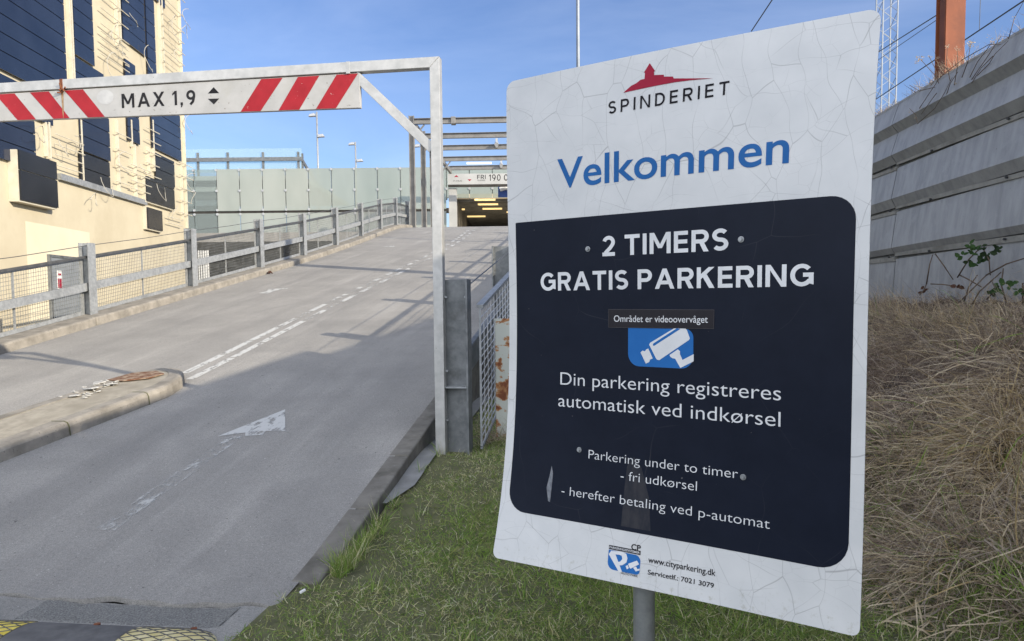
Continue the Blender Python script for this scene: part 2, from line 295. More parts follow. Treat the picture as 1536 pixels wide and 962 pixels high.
M['dark'] = pmat('dark interior', (0.022, 0.020, 0.018), (0.04, 0.036, 0.032), 2, 0.9, bstr=0)
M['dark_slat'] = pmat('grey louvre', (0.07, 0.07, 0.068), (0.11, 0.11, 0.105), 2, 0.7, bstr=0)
M['ceil'] = pmat('dark slatted ceiling', (0.46, 0.40, 0.30), (0.54, 0.47, 0.36), 3, 0.9, bstr=0)
def frosted(nm, tpf):
    m, n, b, l = new_mat(nm)
    z = noise(n, 0.35, 3, sc3=(1, 1, 0.45)); c = ramp(n, [(0.3, (0.36, 0.395, 0.36)), (0.7, (0.46, 0.485, 0.445))]); l(z.outputs['Fac'], c.inputs['Fac'])
    l(c.outputs['Color'], b.inputs['Base Color']); b.inputs['Roughness'].default_value = 0.22; b.inputs['Specular IOR Level'].default_value = 0.5
    tr = N(n, 'ShaderNodeBsdfTranslucent'); l(c.outputs['Color'], tr.inputs['Color'])
    tp = N(n, 'ShaderNodeBsdfTransparent'); tp.inputs['Color'].default_value = (0.80, 0.92, 0.88, 1)
    m1 = N(n, 'ShaderNodeMixShader'); m1.inputs[0].default_value = 0.28; l(b.outputs[0], m1.inputs[1]); l(tr.outputs[0], m1.inputs[2])
    m2 = N(n, 'ShaderNodeMixShader'); m2.inputs[0].default_value = tpf; l(m1.outputs[0], m2.inputs[1]); l(tp.outputs[0], m2.inputs[2])
    l(m2.outputs[0], n.nodes['Material Output'].inputs['Surface']); return m
M['frost'] = frosted('frosted green glass', 0.12); M['frost_thin'] = frosted('lighter frosted glass', 0.27)
def clear_glass(name, tint, t):
    m, n, b, l = new_mat(name)
    b.inputs['Base Color'].default_value = (*tint, 1); b.inputs['Roughness'].default_value = 0.08
    tp = N(n, 'ShaderNodeBsdfTransparent'); tp.inputs['Color'].default_value = (0.85, 0.93, 0.92, 1)
    m2 = N(n, 'ShaderNodeMixShader'); m2.inputs[0].default_value = t; l(b.outputs[0], m2.inputs[1]); l(tp.outputs[0], m2.inputs[2]); l(m2.outputs[0], n.nodes['Material Output'].inputs['Surface']); return m
M['clear'] = clear_glass('clear glass', (0.25, 0.28, 0.27), 0.6)
M['rail_glass'] = clear_glass('balustrade glass', (0.6, 0.68, 0.7), 0.82)
M['fascia'] = pmat('grey sign fascia', (0.36, 0.365, 0.36), (0.42, 0.425, 0.42), 1, 0.6, bstr=0)
M['sign_blue'] = pmat('blue sign', (0.02, 0.06, 0.24), (0.025, 0.07, 0.27), 3, 0.4, bstr=0)
M['white'] = pmat('white paint', (0.70, 0.70, 0.68), (0.78, 0.78, 0.76), 6, 0.5, bstr=0)
M['lamp_white'] = pmat('pale lamp housing', (0.34, 0.35, 0.36), (0.42, 0.43, 0.44), 6, 0.45, 0.2, bstr=0)
def emis(name, c, s):
    m, n, b, l = new_mat(name); b.inputs['Base Color'].default_value = (*c, 1); b.inputs['Emission Color'].default_value = (*c, 1); b.inputs['Emission Strength'].default_value = s; return m
M['tube'] = emis('lit tube', (1.0, 0.74, 0.34), 0.36)
M['tube_white'] = emis('white lit tube', (1.0, 0.98, 0.92), 0.5)
def worn_paint(name, c, lo, hi):
    m, n, b, l = new_mat(name)
    b.inputs['Base Color'].default_value = (*c, 1); b.inputs['Roughness'].default_value = 0.8
    z = noise(n, 9, 8, 0.72, sc3=(1.4, 0.6, 1), rot=(0, 0, RAZ)); cc = ramp(n, [(lo, (0, 0, 0)), (hi, (1, 1, 1))]); l(z.outputs['Fac'], cc.inputs['Fac'])
    tp = N(n, 'ShaderNodeBsdfTransparent'); m2 = N(n, 'ShaderNodeMixShader'); l(cc.outputs['Color'], m2.inputs[0]); l(tp.outputs[0], m2.inputs[1]); l(b.outputs[0], m2.inputs[2]); l(m2.outputs[0], n.nodes['Material Output'].inputs['Surface']); return m
M['paint'] = worn_paint('worn road paint', (0.50, 0.50, 0.48), 0.36, 0.50)
M['paint_thin'] = worn_paint('faded road paint', (0.46, 0.46, 0.44), 0.47, 0.64)
M['bump_yellow'] = pmat('yellow bump rubber', (0.60, 0.47, 0.06), (0.72, 0.60, 0.13), 18, 0.7, bstr=0.2, spots=((0.26, 0.22, 0.12), 26, 0.66))
M['bump_pale'] = pmat('faded bump rubber', (0.58, 0.49, 0.20), (0.68, 0.61, 0.36), 18, 0.7, bstr=0.2, spots=((0.26, 0.22, 0.16), 26, 0.66))
M['bump_black'] = pmat('dusty black rubber', (0.085, 0.085, 0.088), (0.13, 0.13, 0.13), 14, 0.85, bstr=0.3)
M['plaster'] = pmat('broken plaster', (0.30, 0.295, 0.275), (0.50, 0.49, 0.46), 30, 0.9, bstr=0.5)
M['barrier'] = pmat('zinc barrier sheet', (0.26, 0.27, 0.28), (0.355, 0.365, 0.375), 9, sc3=(1, 1, 0.22), rough=0.55, metal=0.25, bstr=0.05, stain=(0.36, 0.37, 0.385), sscale=5, spots=((0.16, 0.165, 0.16), 26, 0.72))
M['barrier_ledge'] = pmat('dirty barrier ledge', (0.20, 0.20, 0.185), (0.28, 0.28, 0.26), 5, 0.7, 0.1, bstr=0.1, stain=(0.14, 0.135, 0.12), sscale=4)
M['wire'] = pmat('dark wire', (0.04, 0.042, 0.045), (0.06, 0.062, 0.065), 5, 0.6, 0.3, bstr=0)
M['mast'] = pmat('mast steel', (0.20, 0.23, 0.27), (0.26, 0.29, 0.33), 2, 0.5, 0.3, bstr=0)
M['butt'] = pmat('white paper', (0.72, 0.72, 0.70), (0.80, 0.80, 0.78), 60, 0.9, bstr=0)
def leafmat(name, c1, c2, rough=0.75, transl=0.25):
    m, n, b, l = new_mat(name)
    z = noise(n, 14, 3); c = ramp(n, [(0.35, c1), (0.65, c2)]); l(z.outputs['Fac'], c.inputs['Fac']); l(c.outputs['Color'], b.inputs['Base Color']); b.inputs['Roughness'].default_value = rough; b.inputs['Specular IOR Level'].default_value = 0.2
    tr = N(n, 'ShaderNodeBsdfTranslucent'); l(c.outputs['Color'], tr.inputs['Color']); m1 = N(n, 'ShaderNodeMixShader'); m1.inputs[0].default_value = transl
    l(b.outputs[0], m1.inputs[1]); l(tr.outputs[0], m1.inputs[2]); l(m1.outputs[0], n.nodes['Material Output'].inputs['Surface']); return m
GR = [leafmat('fresh grass', (0.179, 0.275, 0.052), (0.275, 0.394, 0.084)), leafmat('olive grass', (0.239, 0.264, 0.090), (0.371, 0.383, 0.144)), leafmat('deep green grass', (0.107, 0.192, 0.043), (0.167, 0.264, 0.067)), leafmat('straw grass', (0.573, 0.503, 0.264), (0.620, 0.620, 0.431))]
DR = [leafmat('pale straw', (0.431, 0.342, 0.231), (0.620, 0.526, 0.374), transl=0.15), leafmat('brown straw', (0.199, 0.143, 0.105), (0.310, 0.236, 0.178), transl=0.15), leafmat('grey straw', (0.278, 0.231, 0.188), (0.414, 0.350, 0.287), transl=0.15), leafmat('dark dead stems', (0.083, 0.059, 0.048), (0.151, 0.112, 0.092), transl=0.1), GR[0], leafmat('golden straw', (0.399, 0.295, 0.143), (0.573, 0.446, 0.240), transl=0.15)]
M['stem'] = pmat('dry twig', (0.075, 0.05, 0.035), (0.14, 0.10, 0.07), 30, 0.9, bstr=0)
M['fluff'] = leafmat('dry seed head', (0.42, 0.34, 0.25), (0.60, 0.50, 0.38), transl=0.4)
M['bramble_leaf'] = leafmat('bramble leaf', (0.026, 0.062, 0.018), (0.048, 0.095, 0.028))
M['bramble_red'] = leafmat('withered leaf', (0.06, 0.03, 0.02), (0.10, 0.05, 0.035))
M['bramble_dark'] = leafmat('dark bramble leaf', (0.015, 0.03, 0.012), (0.03, 0.05, 0.02))

# ------------------------------------------------------------------ terrain functions: the ramp
V_BEND0, V_BEND1, A0, A1 = 21.0, 30.0, R(7), R(2.6)
def head(v): return A0 + (A1 - A0) * min(1, max(0, (v - V_BEND0) / (V_BEND1 - V_BEND0)))
_path = {}; _dv = 0.05
x = y = 0.0; i = 0
while i <= 80 / _dv:
    _path[i] = (x, y); h_ = head(i * _dv); x += math.sin(h_) * _dv; y += math.cos(h_) * _dv; i += 1
SL, V0, V2, V3 = 0.16, 4.0, 32.0, 38.0
def zr(v):
    def seg(v):
        if v <= V0 - 0.5: return 0.0
        if v <= V0 + 0.5: return SL * (v - V0 + 0.5) ** 2 / 2.0
        if v <= V2: return SL * (v - V0)
        t = min(v, V3) - V2; return SL * (V2 - V0) + SL * t - SL * t * t / (2 * (V3 - V2))
    return seg(v)
DECK = zr(60)
def RP(u, v, dz=0.0):
    if v < 0: bx, by, h_ = math.sin(A0) * v, math.cos(A0) * v, A0
    else:
        k = v / _dv; i0 = int(k); i0 = min(i0, int(80 / _dv) - 1); t = k - i0
        (ax, ay), (bx_, by_) = _path[i0], _path[i0 + 1]; bx, by, h_ = ax + (bx_ - ax) * t, ay + (by_ - ay) * t, head(v)
    return Vector((bx + u * math.cos(h_), by - u * math.sin(h_), zr(v) + dz))
def UV(x, y): return x * math.cos(A0) - y * math.sin(A0), x * math.sin(A0) + y * math.cos(A0)
U_KR, U_KL = -1.76, -8.25
WAZ = R(2.9); WN = Vector((math.cos(WAZ), -math.sin(WAZ), 0)); WD = Vector((math.sin(WAZ), math.cos(WAZ), 0)); W0 = 4.2
def smooth(a, b, x):
    t = min(1, max(0, (x - a) / (b - a))); return t * t * (3 - 2 * t)
def hnoise(x, y):
    return (math.sin(x * 3.1 + 1.3 * math.sin(y * 2.3)) * math.cos(y * 2.7 + 0.7 * math.sin(x * 1.9)) + 0.5 * math.sin(x * 7.3 + y * 4.1) * math.cos(y * 6.1 - x * 2.2))
def lawn_z(x, y):
    u, v = UV(x, y)
    z = 0.27 * smooth(4.0, 6.6, v) + 0.03 * max(0, v - 6.6)
    return z - 0.02 + 0.016 * (1 - smooth(4.0, 4.6, v)) + 0.012 * hnoise(x * 0.9, y * 0.9) + 0.03 * smooth(0, 1.5, u - U_KR) 
def bank_h(x, y):
    dw = W0 - (x * WN.x + y * WN.y)
    foot = 2.35 + 0.16 * math.sin(y * 1.7 + 0.6) + 0.10 * math.sin(y * 4.1)
    t = (foot - dw) / foot
    if t <= 0: return 0.0
    t = min(t, 1.0)
    return 1.55 * (t ** 1.15) + 0.17 * hnoise(x * 1.5, y * 1.5) * math.sin(math.pi * t) + 0.05 * hnoise(x * 3.3, y * 2.9) * min(1, t * 3) + 0.16 * math.sin(math.pi * t) * math.exp(-((y - 5.6) / 0.9) ** 2)
def terr(x, y):
    b = bank_h(x, y); l = lawn_z(x, y)
    return l * (1 - min(1, b / 1.55)) + b

# ------------------------------------------------------------------ setting: ground, road, kerbs, markings
g = MB(); g.keep = True; S_ = 600
g.add([(-S_, -S_, -0.12), (S_, -S_, -0.12), (S_, S_, -0.12), (-S_, S_, -0.12)], [(0, 1, 2, 3)])
tag(g.build('ground', M['ground']), kind='structure')
def sheet(us, vs, dz=0.0, zfun=None):
    m = MB(); m.keep = True; nu = len(us)
    P = [RP(u, v, dz) if zfun is None else Vector((*RP(u, v)[:2], zfun(u, v))) for v in vs for u in us]
    m.add(P, [(j * nu + i, j * nu + i + 1, (j + 1) * nu + i + 1, (j + 1) * nu + i) for j in range(len(vs) - 1) for i in range(nu - 1)]); return m
def lin(a, b, n): return [a + (b - a) * i / (n - 1) for i in range(n)]
VB = 3.74       # where the ramp's surfacing starts
def lip(u): return 0.016 * smooth(-3.15, -2.75, u) * (1 - smooth(-2.05, -1.86, u)) + 0.002 * math.sin(u * 31)
def lowz(u, v): return -0.006 - lip(u) * (1 - smooth(0.05, 0.45, VB - v)) + 0.002 * math.sin(u * 17 + v * 9)
us = lin(-12, -3.4, 12) + lin(-3.3, U_KR + 0.05, 60)
low = sheet(us, lin(-6, 3.0, 12) + lin(3.05, VB, 22), zfun=lowz)
tag(low.build('road_apron', M['asphalt_low'], smooth=True), kind='structure')
rd = MB(); rd.keep = True
us_r = us; vsr = [VB] + lin(VB + 0.12, 6, 14) + lin(6.4, 45, 98)
P = []
for j, v in enumerate(vsr):
    for u in us_r:
        vv = v + (0.02 * math.sin(u * 9) + 0.012 * math.sin(u * 23) if j == 0 else 0); P.append(RP(max(u, -8.8) if v > 5 else u, vv))
nu = len(us_r)
rd.add(P, [(j * nu + i, j * nu + i + 1, (j + 1) * nu + i + 1, (j + 1) * nu + i) for j in range(len(vsr) - 1) for i in range(nu - 1)])
lipv = [p + Vector((0, 0, -0.03)) for p in P[:nu]]
rd.add(P[:nu] + lipv, [(i, nu + i, nu + i + 1, i + 1) for i in range(nu - 1)])
tag(rd.build('ramp_road', M['asphalt'], smooth=False), kind='structure')
gv = sheet(lin(-3.0, -1.9, 40), lin(3.46, 3.722, 10), zfun=lambda u, v: lowz(u, v) + 0.004 - 0.012 * (smooth(0, 0.06, v - 3.46) < 0.05) + 0.003 * math.sin(u * 71 + v * 53))
tag(gv.build('loose_grit', M['gravel'], smooth=True), kind='stuff')
# ramp body below the surfacing and the far deck
bd = MB()
vs_ = lin(4.2, 45, 60)
for a, b in ((U_KL - 0.55, U_KR + 0.14),):
    for v0_, v1_ in zip(vs_[:-1], vs_[1:]):
        q = [RP(a, v0_, -0.03), RP(b, v0_, -0.03), RP(b, v1_, -0.03), RP(a, v1_, -0.03)]
        lo_ = [Vector((p.x, p.y, -0.3)) for p in q]
        bd.add(lo_ + q, [(0, 1, 5, 4), (2, 3, 7, 6), (1, 2, 6, 5), (3, 0, 4, 7)])
tag(bd.build('ramp_body', M['conc_wall']), kind='structure')
dk = MB(); dk.box((6, 68.5, DECK - 0.25), (60, 61, 0.44)); tag(dk.build('deck_floor', M['asphalt']), kind='structure')
# right kerb: flush concrete edge stones that stand free as the ramp climbs
def kerb_run(name, ua, ub, va, vb, top, base, mat, step=0.98, gap=0.008, round_=0.012):
    m = MB(); v = va
    while v < vb - 0.05:
        e = min(v + step, vb); k = lin(v + gap / 2, e - gap / 2, 4); j = rng.uniform(-0.004, 0.004)
        for p0, p1 in zip(k[:-1], k[1:]):
            pass
        path = k; pr = []
        ring = []
        for vv in path:
            a, b = RP(ua, vv), RP(ub, vv); zt = a.z + top + j; zb = (a.z - base) if base is not None else -0.3
            zb = max(zb, -0.3)
            ring.append([Vector((a.x, a.y, zb)), Vector((b.x, b.y, zb)), Vector((b.x, b.y, zt)), Vector((a.x, a.y, zt))])
        vsx = [p for r_ in ring for p in r_]; fs = []
        for i in range(len(ring) - 1):
            for q in range(4): fs.append((i * 4 + q, i * 4 + (q + 1) % 4, (i + 1) * 4 + (q + 1) % 4, (i + 1) * 4 + q))
        fs += [(3, 2, 1, 0), tuple(range(len(vsx) - 4, len(vsx)))]
        m.add(vsx, fs); v = e
    o = m.build(name, mat, bevel=round_); tag(o, kind='structure'); return o
kerb_run('kerb', U_KR, U_KR + 0.165, 4.02, 30, 0.006, None, M['concrete_dark'], step=1.0, gap=0.014)
kerb_run('parapet_kerb', U_KL - 0.62, U_KL, 1.2, 37.5, 0.14, None, M['concrete'], step=2.6, round_=0.03)
# concrete strip beside the right kerb
st = MB(); st.keep = True
k = lin(5.25, 9.5, 24); P = []
for v in k:
    w_ = 0.02 + 0.13 * smooth(5.15, 5.7, v)
    for du in (0.17, 0.17 + w_):
        p = RP(U_KR + du, v); P.append((p.x, p.y, lawn_z(p.x, p.y) + 0.022))
st.add(P, [(2 * i, 2 * i + 1, 2 * i + 3, 2 * i + 2) for i in range(len(k) - 1)])
tag(st.build('concrete_strip', M['conc_strip']), kind='structure')
# traffic island between the lanes
def isl_ring(grow, n=9):
    pts = [(-5.72 + grow, 2.0), (-4.99 + grow, 5.72), (-4.63 + grow * 0.9, 7.60)]
    c = (-5.07, 7.62); rx, ry = 0.44 + grow * 0.9, 0.80 + grow
    pts += [(c[0] + rx * math.cos(t), c[1] + ry * math.sin(t)) for t in lin(0.12, math.pi - 0.12, n)]
    pts += [(-5.52 - grow * 0.9, 7.60), (-5.92 - grow, 5.8), (-6.9 - grow, 2.0)]
    return pts
oi, ii = isl_ring(0.0), isl_ring(-0.19); n_ = len(oi)
isl = MB()
def il(uv, dz): return RP(uv[0], uv[1], dz)
mid = isl_ring(-0.035)
rings = [[il(p, -0.1) for p in oi], [il(p, 0.085) for p in isl_ring(-0.012)], [il(p, 0.118) for p in isl_ring(-0.03)], [il(p, 0.13) for p in isl_ring(-0.06)], [il(p, 0.13) for p in ii], [il(p, 0.05) for p in ii]]
for r0, r1 in zip(rings[:-1], rings[1:]):
    isl.add(r0 + r1, [(i, i + 1, n_ + i + 1, n_ + i) for i in range(n_ - 1)])
tag(isl.build('island_kerb', M['concrete']), kind='structure')
jn = MB()
for v in (3.4, 4.4, 5.4, 6.4, 7.35):
    u = np.interp(v, [2, 5.72, 7.6], [-5.72, -4.99, -4.63])
    prev = None
    for du, dz in ((0.004, -0.02), (-0.008, 0.087), (-0.026, 0.121), (-0.06, 0.1335), (-0.185, 0.1335)):
        p0, p1 = RP(u + du, v - 0.007, dz), RP(u + du, v + 0.007, dz)
        if prev: jn.add([prev[0], prev[1], p1, p0], [(0, 1, 2, 3)])
        prev = (p0, p1)
tag(jn.build('kerb_joints', M['soil']), kind='structure')
it = MB(); it.keep = True; it.add([il(p, 0.122 + rng.uniform(-.003, .003)) for p in isl_ring(-0.188)], [tuple(range(n_))]); tag(it.build('island_top', M['sand']), kind='structure')
# road markings
def mark(polys, name, mat, dz=0.004):
    m = MB(); m.keep = True
    for p in polys:
        m.add([RP(u, v, dz) for u, v in p], [tuple(range(len(p)))])
    return tag(m.build(name, mat), kind='structure')
def strip(u, w, v0_, v1_, n=3):
    k = lin(v0_, v1_, n); return [[(u, a), (u + w, a), (u + w, b), (u, b)] for a, b in zip(k[:-1], k[1:])]
dl = []; dt = []
for u0_, ph in ((-5.06, 0.0), (-4.84, -0.28)):
    v = 8.6 + ph
    while v < 31:
        ln = rng.uniform(0.8, 1.1) if v < 11 else rng.uniform(0.3, 0.75)
        for q in strip(0, 0.10, v, v + ln, 4): (dl if (v < 12 or rng.random() < 0.88) else dt).append([(u + u0_ - 0.07 * smooth(8, 14, b), b) for u, b in q])
        g_ = 0.04 if v < 11 else rng.uniform(0.35, 0.9)
        if g_ > 0.1:
            for q in strip(0, 0.10, v + ln + 0.02, v + ln + g_ - 0.02, 3): dt.append([(u + u0_ - 0.07 * smooth(8, 14, b), b) for u, b in q])
        v += ln + g_
mark(dl, 'lane_line', M['paint']); mark(dt, 'faded_lane_line', M['paint_thin'], 0.0035)
mark([[(-3.16, 7.22), (-3.45, 6.42), (-3.24, 6.53), (-3.20, 6.44), (-3.05, 6.47), (-3.07, 6.58), (-2.88, 6.57)]], 'lane_arrow', M['paint'])
mark(strip(-3.36, 0.15, 4.6, 6.43, 8), 'arrow_shaft', M['paint_thin'])
mark([[(-6.62, 15.6), (-7.05, 15.45), (-6.95, 15.15), (-7.02, 14.9), (-6.78, 14.85), (-6.82, 15.15)], [(-6.85, 24.9), (-7.15, 24.6), (-6.72, 24.55)]], 'upper_lane_arrow', M['paint'])
# lawn and embankment base
tm = MB(); tm.keep = True
ys = lin(-3, 24, 136); xs_n = 70; P = []
for y in ys:
    ul = U_KR + 0.17 + 0.25 * smooth(7, 9, y) if y > 4.3 else U_KR - 0.02
    x0 = RP(ul, y / math.cos(A0))[0] if True else 0; x1 = (W0 + 0.6 - y * WN.y) / WN.x
    for i in range(xs_n):
        x = x0 + (x1 - x0) * i / (xs_n - 1); z = terr(x, y); P.append((x, y, z))
tm.add(P, [(j * xs_n + i, j * xs_n + i + 1, (j + 1) * xs_n + i + 1, (j + 1) * xs_n + i) for j in range(len(ys) - 1) for i in range(xs_n - 1)],)
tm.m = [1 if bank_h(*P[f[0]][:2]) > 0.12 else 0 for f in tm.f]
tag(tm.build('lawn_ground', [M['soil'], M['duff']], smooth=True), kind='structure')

# ------------------------------------------------------------------ lettering and flat films on a surface
SPW, SPH = 1.2746, 1.78
_sp = dict(X=0.4917, Y=2.5346, Z=1.5159, yaw=0.6638, tilt=0.00255, roll=0.00064, k=(-0.0027, 0.0139, -0.0001, -0.0471, -0.0477, -0.0145))
def sign_surf(s, t, off=0.0):    # the bent sign sheet: metres from its lower left corner
    a, b = 2 * s / SPW - 1, 2 * t / SPH - 1; y = _sp['yaw']; ti = _sp['tilt']; k = _sp['k']
    ax = Vector((math.cos(y), -math.sin(y), 0)); n0 = Vector((-math.sin(y), -math.cos(y), 0)); Z = Vector((0, 0, 1))
    ay = Z * math.cos(ti) + n0 * math.sin(ti); n = n0 * math.cos(ti) - Z * math.sin(ti); rl = _sp['roll']
    ax, ay = ax * math.cos(rl) + ay * math.sin(rl), ay * math.cos(rl) - ax * math.sin(rl)
    d = k[0] * a * a + k[1] * b * b + k[2] * a * b + k[3] * b ** 3 + k[4] * a * b * b + k[5] * a * a * b
    return Vector((_sp['X'], _sp['Y'], _sp['Z'])) + ax * a * SPW / 2 + ay * b * SPH / 2 + n * (d + off)
SIGN_N = Vector((-math.sin(_sp['yaw']), -math.cos(_sp['yaw']), 0))
def flat(name, mat, parent, surf, polys, off, cell=0.03, layer=0.00006, tris=None, solid=0):
    bm = bmesh.new(); lay = bm.verts.layers.float.new('lay')
    for i, p in enumerate(polys):
        vs_ = [bm.verts.new((a, b, 0)) for a, b in p]
        for v_ in vs_: v_[lay] = i * layer
        try: bm.faces.new(vs_)
        except ValueError: pass
    if tris:
        vs_ = [bm.verts.new((a, b, 0)) for a, b in tris[0]]
        for f in tris[1]:
            try: bm.faces.new([vs_[i] for i in f])
            except ValueError: pass
    bm.normal_update()
    for f in list(bm.faces):
        if f.normal.z < 0: f.normal_flip()
    if cell:
        xs = [v_.co.x for v_ in bm.verts]; ys_ = [v_.co.y for v_ in bm.verts]
        for ax_, lo, hi in ((0, min(xs), max(xs)), (1, min(ys_), max(ys_))):
            c = math.ceil(lo / cell) * cell
            while c < hi:
                co = (c, 0, 0) if ax_ == 0 else (0, c, 0); no = (1, 0, 0) if ax_ == 0 else (0, 1, 0)
                bmesh.ops.bisect_plane(bm, geom=bm.verts[:] + bm.edges[:] + bm.faces[:], plane_co=co, plane_no=no, dist=1e-6); c += cell
    bmesh.ops.triangulate(bm, faces=[f for f in bm.faces if len(f.verts) > 4])
    uvl = bm.loops.layers.uv.new('st')
    for f in bm.faces:
        for l_ in f.loops: l_[uvl].uv = (l_.vert.co.x, l_.vert.co.y)
    o0 = ORG[parent.name]
    for v_ in bm.verts: v_.co = surf(v_.co.x, v_.co.y, off + v_[lay]) - o0
    me = bpy.data.meshes.new(name); bm.to_mesh(me); bm.free(); me.materials.append(mat)
    o = bpy.data.objects.new(name, me); COL.objects.link(o); o.parent = parent; ORG[o.name] = o0
    if solid:
        sm = o.modifiers.new('thickness', 'SOLIDIFY'); sm.thickness = solid; sm.offset = -1
    return o
def bfont(text, offset=0.0):
    cu = bpy.data.curves.new('t', 'FONT'); cu.body = text; cu.size = 1.0; cu.offset = offset; cu.resolution_u = 6
    o = bpy.data.objects.new('t', cu); COL.objects.link(o); dg = bpy.context.evaluated_depsgraph_get(); dg.update()
    me = o.evaluated_get(dg).to_mesh(); vs_ = [(v_.co.x, v_.co.y) for v_ in me.vertices]; fs = [tuple(p.vertices) for p in me.polygons]
    o.evaluated_get(dg).to_mesh_clear(); bpy.data.objects.remove(o); bpy.data.curves.remove(cu); return vs_, fs
_cap = max(p[1] for p in bfont('H')[0])
def words(name, text, mat, parent, surf, s0, s1, base, cap, off, offset=0.0, cell=0.03):
    vs_, fs = bfont(text, offset); lo = min(p[0] for p in vs_); hi = max(p[0] for p in vs_); kx = (s1 - s0) / (hi - lo); ky = cap / _cap
    vs_ = [(s0 + (a - lo) * kx, base + b * ky) for a, b in vs_]
    return flat(name, mat, parent, surf, [], off, cell, tris=(vs_, fs))
def stroke(pts, w, closed=False):
    pts = [Vector((a, b)) for a, b in pts]; n = len(pts); L_, R_ = [], []
    for i in range(n):
        if closed: d0 = (pts[i] - pts[i - 1]).normalized(); d1 = (pts[(i + 1) % n] - pts[i]).normalized()
        else:
            d1 = (pts[min(i + 1, n - 1)] - pts[min(i, n - 2)]).normalized(); d0 = (pts[max(i, 1)] - pts[max(i - 1, 0)]).normalized()
        t = (d0 + d1).normalized(); nn = Vector((-t.y, t.x)); k = w / 2 / max(0.35, nn.dot(Vector((-d1.y, d1.x))))
        L_.append(pts[i] + nn * k); R_.append(pts[i] - nn * k)
    m = n if closed else n - 1
    return [[tuple(R_[i]), tuple(R_[(i + 1) % n]), tuple(L_[(i + 1) % n]), tuple(L_[i])] for i in range(m)]
def arc(cx, cy, rx, ry, a0, a1, n=14): return [(cx + rx * math.cos(R(a)), cy + ry * math.sin(R(a))) for a in lin(a0, a1, n)]
def glyph(c, w):
    h = w / 2; S = lambda p, cl=False: [stroke(p, w, cl)]; q = lambda *p: [[list(p)]]
    if c == 'I': return w, S([(h, 0), (h, 1)])
    if c == 'T': W = .74; return W, S([(0, 1 - h), (W, 1 - h)]) + S([(W / 2, 0), (W / 2, 1 - w * .99)])
    if c == 'E': W = .64; return W, S([(h, 0), (h, 1)]) + S([(w, h), (W, h)]) + S([(w, .51), (W * .94, .51)]) + S([(w, 1 - h), (W * .98, 1 - h)])
    if c == 'F': W = .62; return W, S([(h, 0), (h, 1)]) + S([(w, .49), (W * .92, .49)]) + S([(w, 1 - h), (W, 1 - h)])
    if c == 'N': W = .84; return W, S([(h, 0), (h, 1)]) + S([(W - h, 0), (W - h, 1)]) + q((w * .2, 1), (W - w * 1.1, 0), (W - w * .2, 0), (w * 1.1, 1))
    if c == 'M':
        W = .98; a, b = (w * .15, 1), (w * 1.15, 1); lo = .26
        return W, S([(h, 0), (h, 1)]) + S([(W - h, 0), (W - h, 1)]) + q(a, (W / 2 - w * .5, lo), (W / 2 + w * .5, lo), b) + q((W - b[0], 1), (W / 2 - w * .5, lo), (W / 2 + w * .5, lo), (W - a[0], 1))
    if c == 'A': W = .94; return W, q((0, 0), (w * 1.06, 0), (W / 2 + w * .53, 1), (W / 2 - w * .53, 1)) + q((W - w * 1.06, 0), (W, 0), (W / 2 + w * .53, 1), (W / 2 - w * .53, 1)) + S([(W * .2, .22 + h), (W * .8, .22 + h)])
    if c == 'K': W = .80; return W, S([(h, 0), (h, 1)]) + q((w * .95, .417), (W - .01, 1), (W - .01 - w * 1.38, 1), (w * .95, .417 + w * 1.33)) + q((.275, .515), (.275 + w * .9, .515 + w * .84), (W, 0), (W - w * 1.3, 0))
    if c in 'PR':
        W = .72 if c == 'P' else .75; yb = .36 if c == 'P' else .38; r = (1 - yb - w) / 2; cy = (1 + yb) / 2
        o = S([(h, 0), (h, 1)]) + S([(w * .9, 1 - h)] + arc(W - h - r, cy, r, r, 90, -90) + [(w * .9, yb + h)])
        if c == 'R': o += q((W * .42, yb + w * .4), (W * .42 + w * 1.15, yb + w * .4), (W, 0), (W - w * 1.2, 0))
        return W, o
    if c == 'D': W = .80; return W, S([(h, 0), (h, 1)]) + S([(w * .9, 1 - h), (W * .42, 1 - h)] + arc(W * .42, .5, W * .58 - h, .5 - h, 85, -85) + [(W * .42, h), (w * .9, h)])
    if c == 'S':
        W = .68; ry = (.5 - h) / 2; rx = W / 2 - h
        return W, S(arc(W / 2, .75 - h / 2, rx, ry, 32, 268, 18) + arc(W / 2, .25 + h / 2, rx, ry, 88, -148, 18))
    if c == 'G': W = .90; return W, S(arc(W / 2, .5, W / 2 - h, .5 - h, 42, 318, 26) + [(W - h, .20), (W - h, .42)]) + S([(W * .55, .42 + h), (W, .42 + h)])
    if c == '0': W = .70; return W, S(arc(W / 2, .5, W / 2 - h, .5 - h, 0, 345, 24), True)
    if c == '9': W = .68; r = W / 2 - h; return W, S(arc(W / 2, 1 - h - r, r, r, 0, 345, 24), True) + S([(W - h, 1 - h - r), (W - h * 1.1, .52), (W * .72, .2), (W * .42, 0)])
    if c == '1': W = .36; return W, S([(W - h, 0), (W - h, 1)]) + q((0, .80), (W - w * .8, 1), (W - w * .8, .84), (0.04, .68))
    if c == '2': W = .64; r = W / 2 - h; return W, S(arc(W / 2, 1 - h - r, r, r, 165, -28, 16) + [(W * .62, .40), (h * 1.5, w * .8)]) + S([(0, h), (W, h)])
    if c == 'X': W = .86; return W, q((0, 0), (w * 1.2, 0), (W, 1), (W - w * 1.2, 1)) + q((W - w * 1.2, 0), (W, 0), (w * 1.2, 1), (0, 1))
    if c == ',': return w * 1.1, q((0, 0), (w, 0), (w, w)) + q((0, 0), (w, w), (0, w)) + q((w * .1, -w * .9), (w * .5, -w * .9), (w, 0.02), (w * .3, 0.02))
    return .34, []
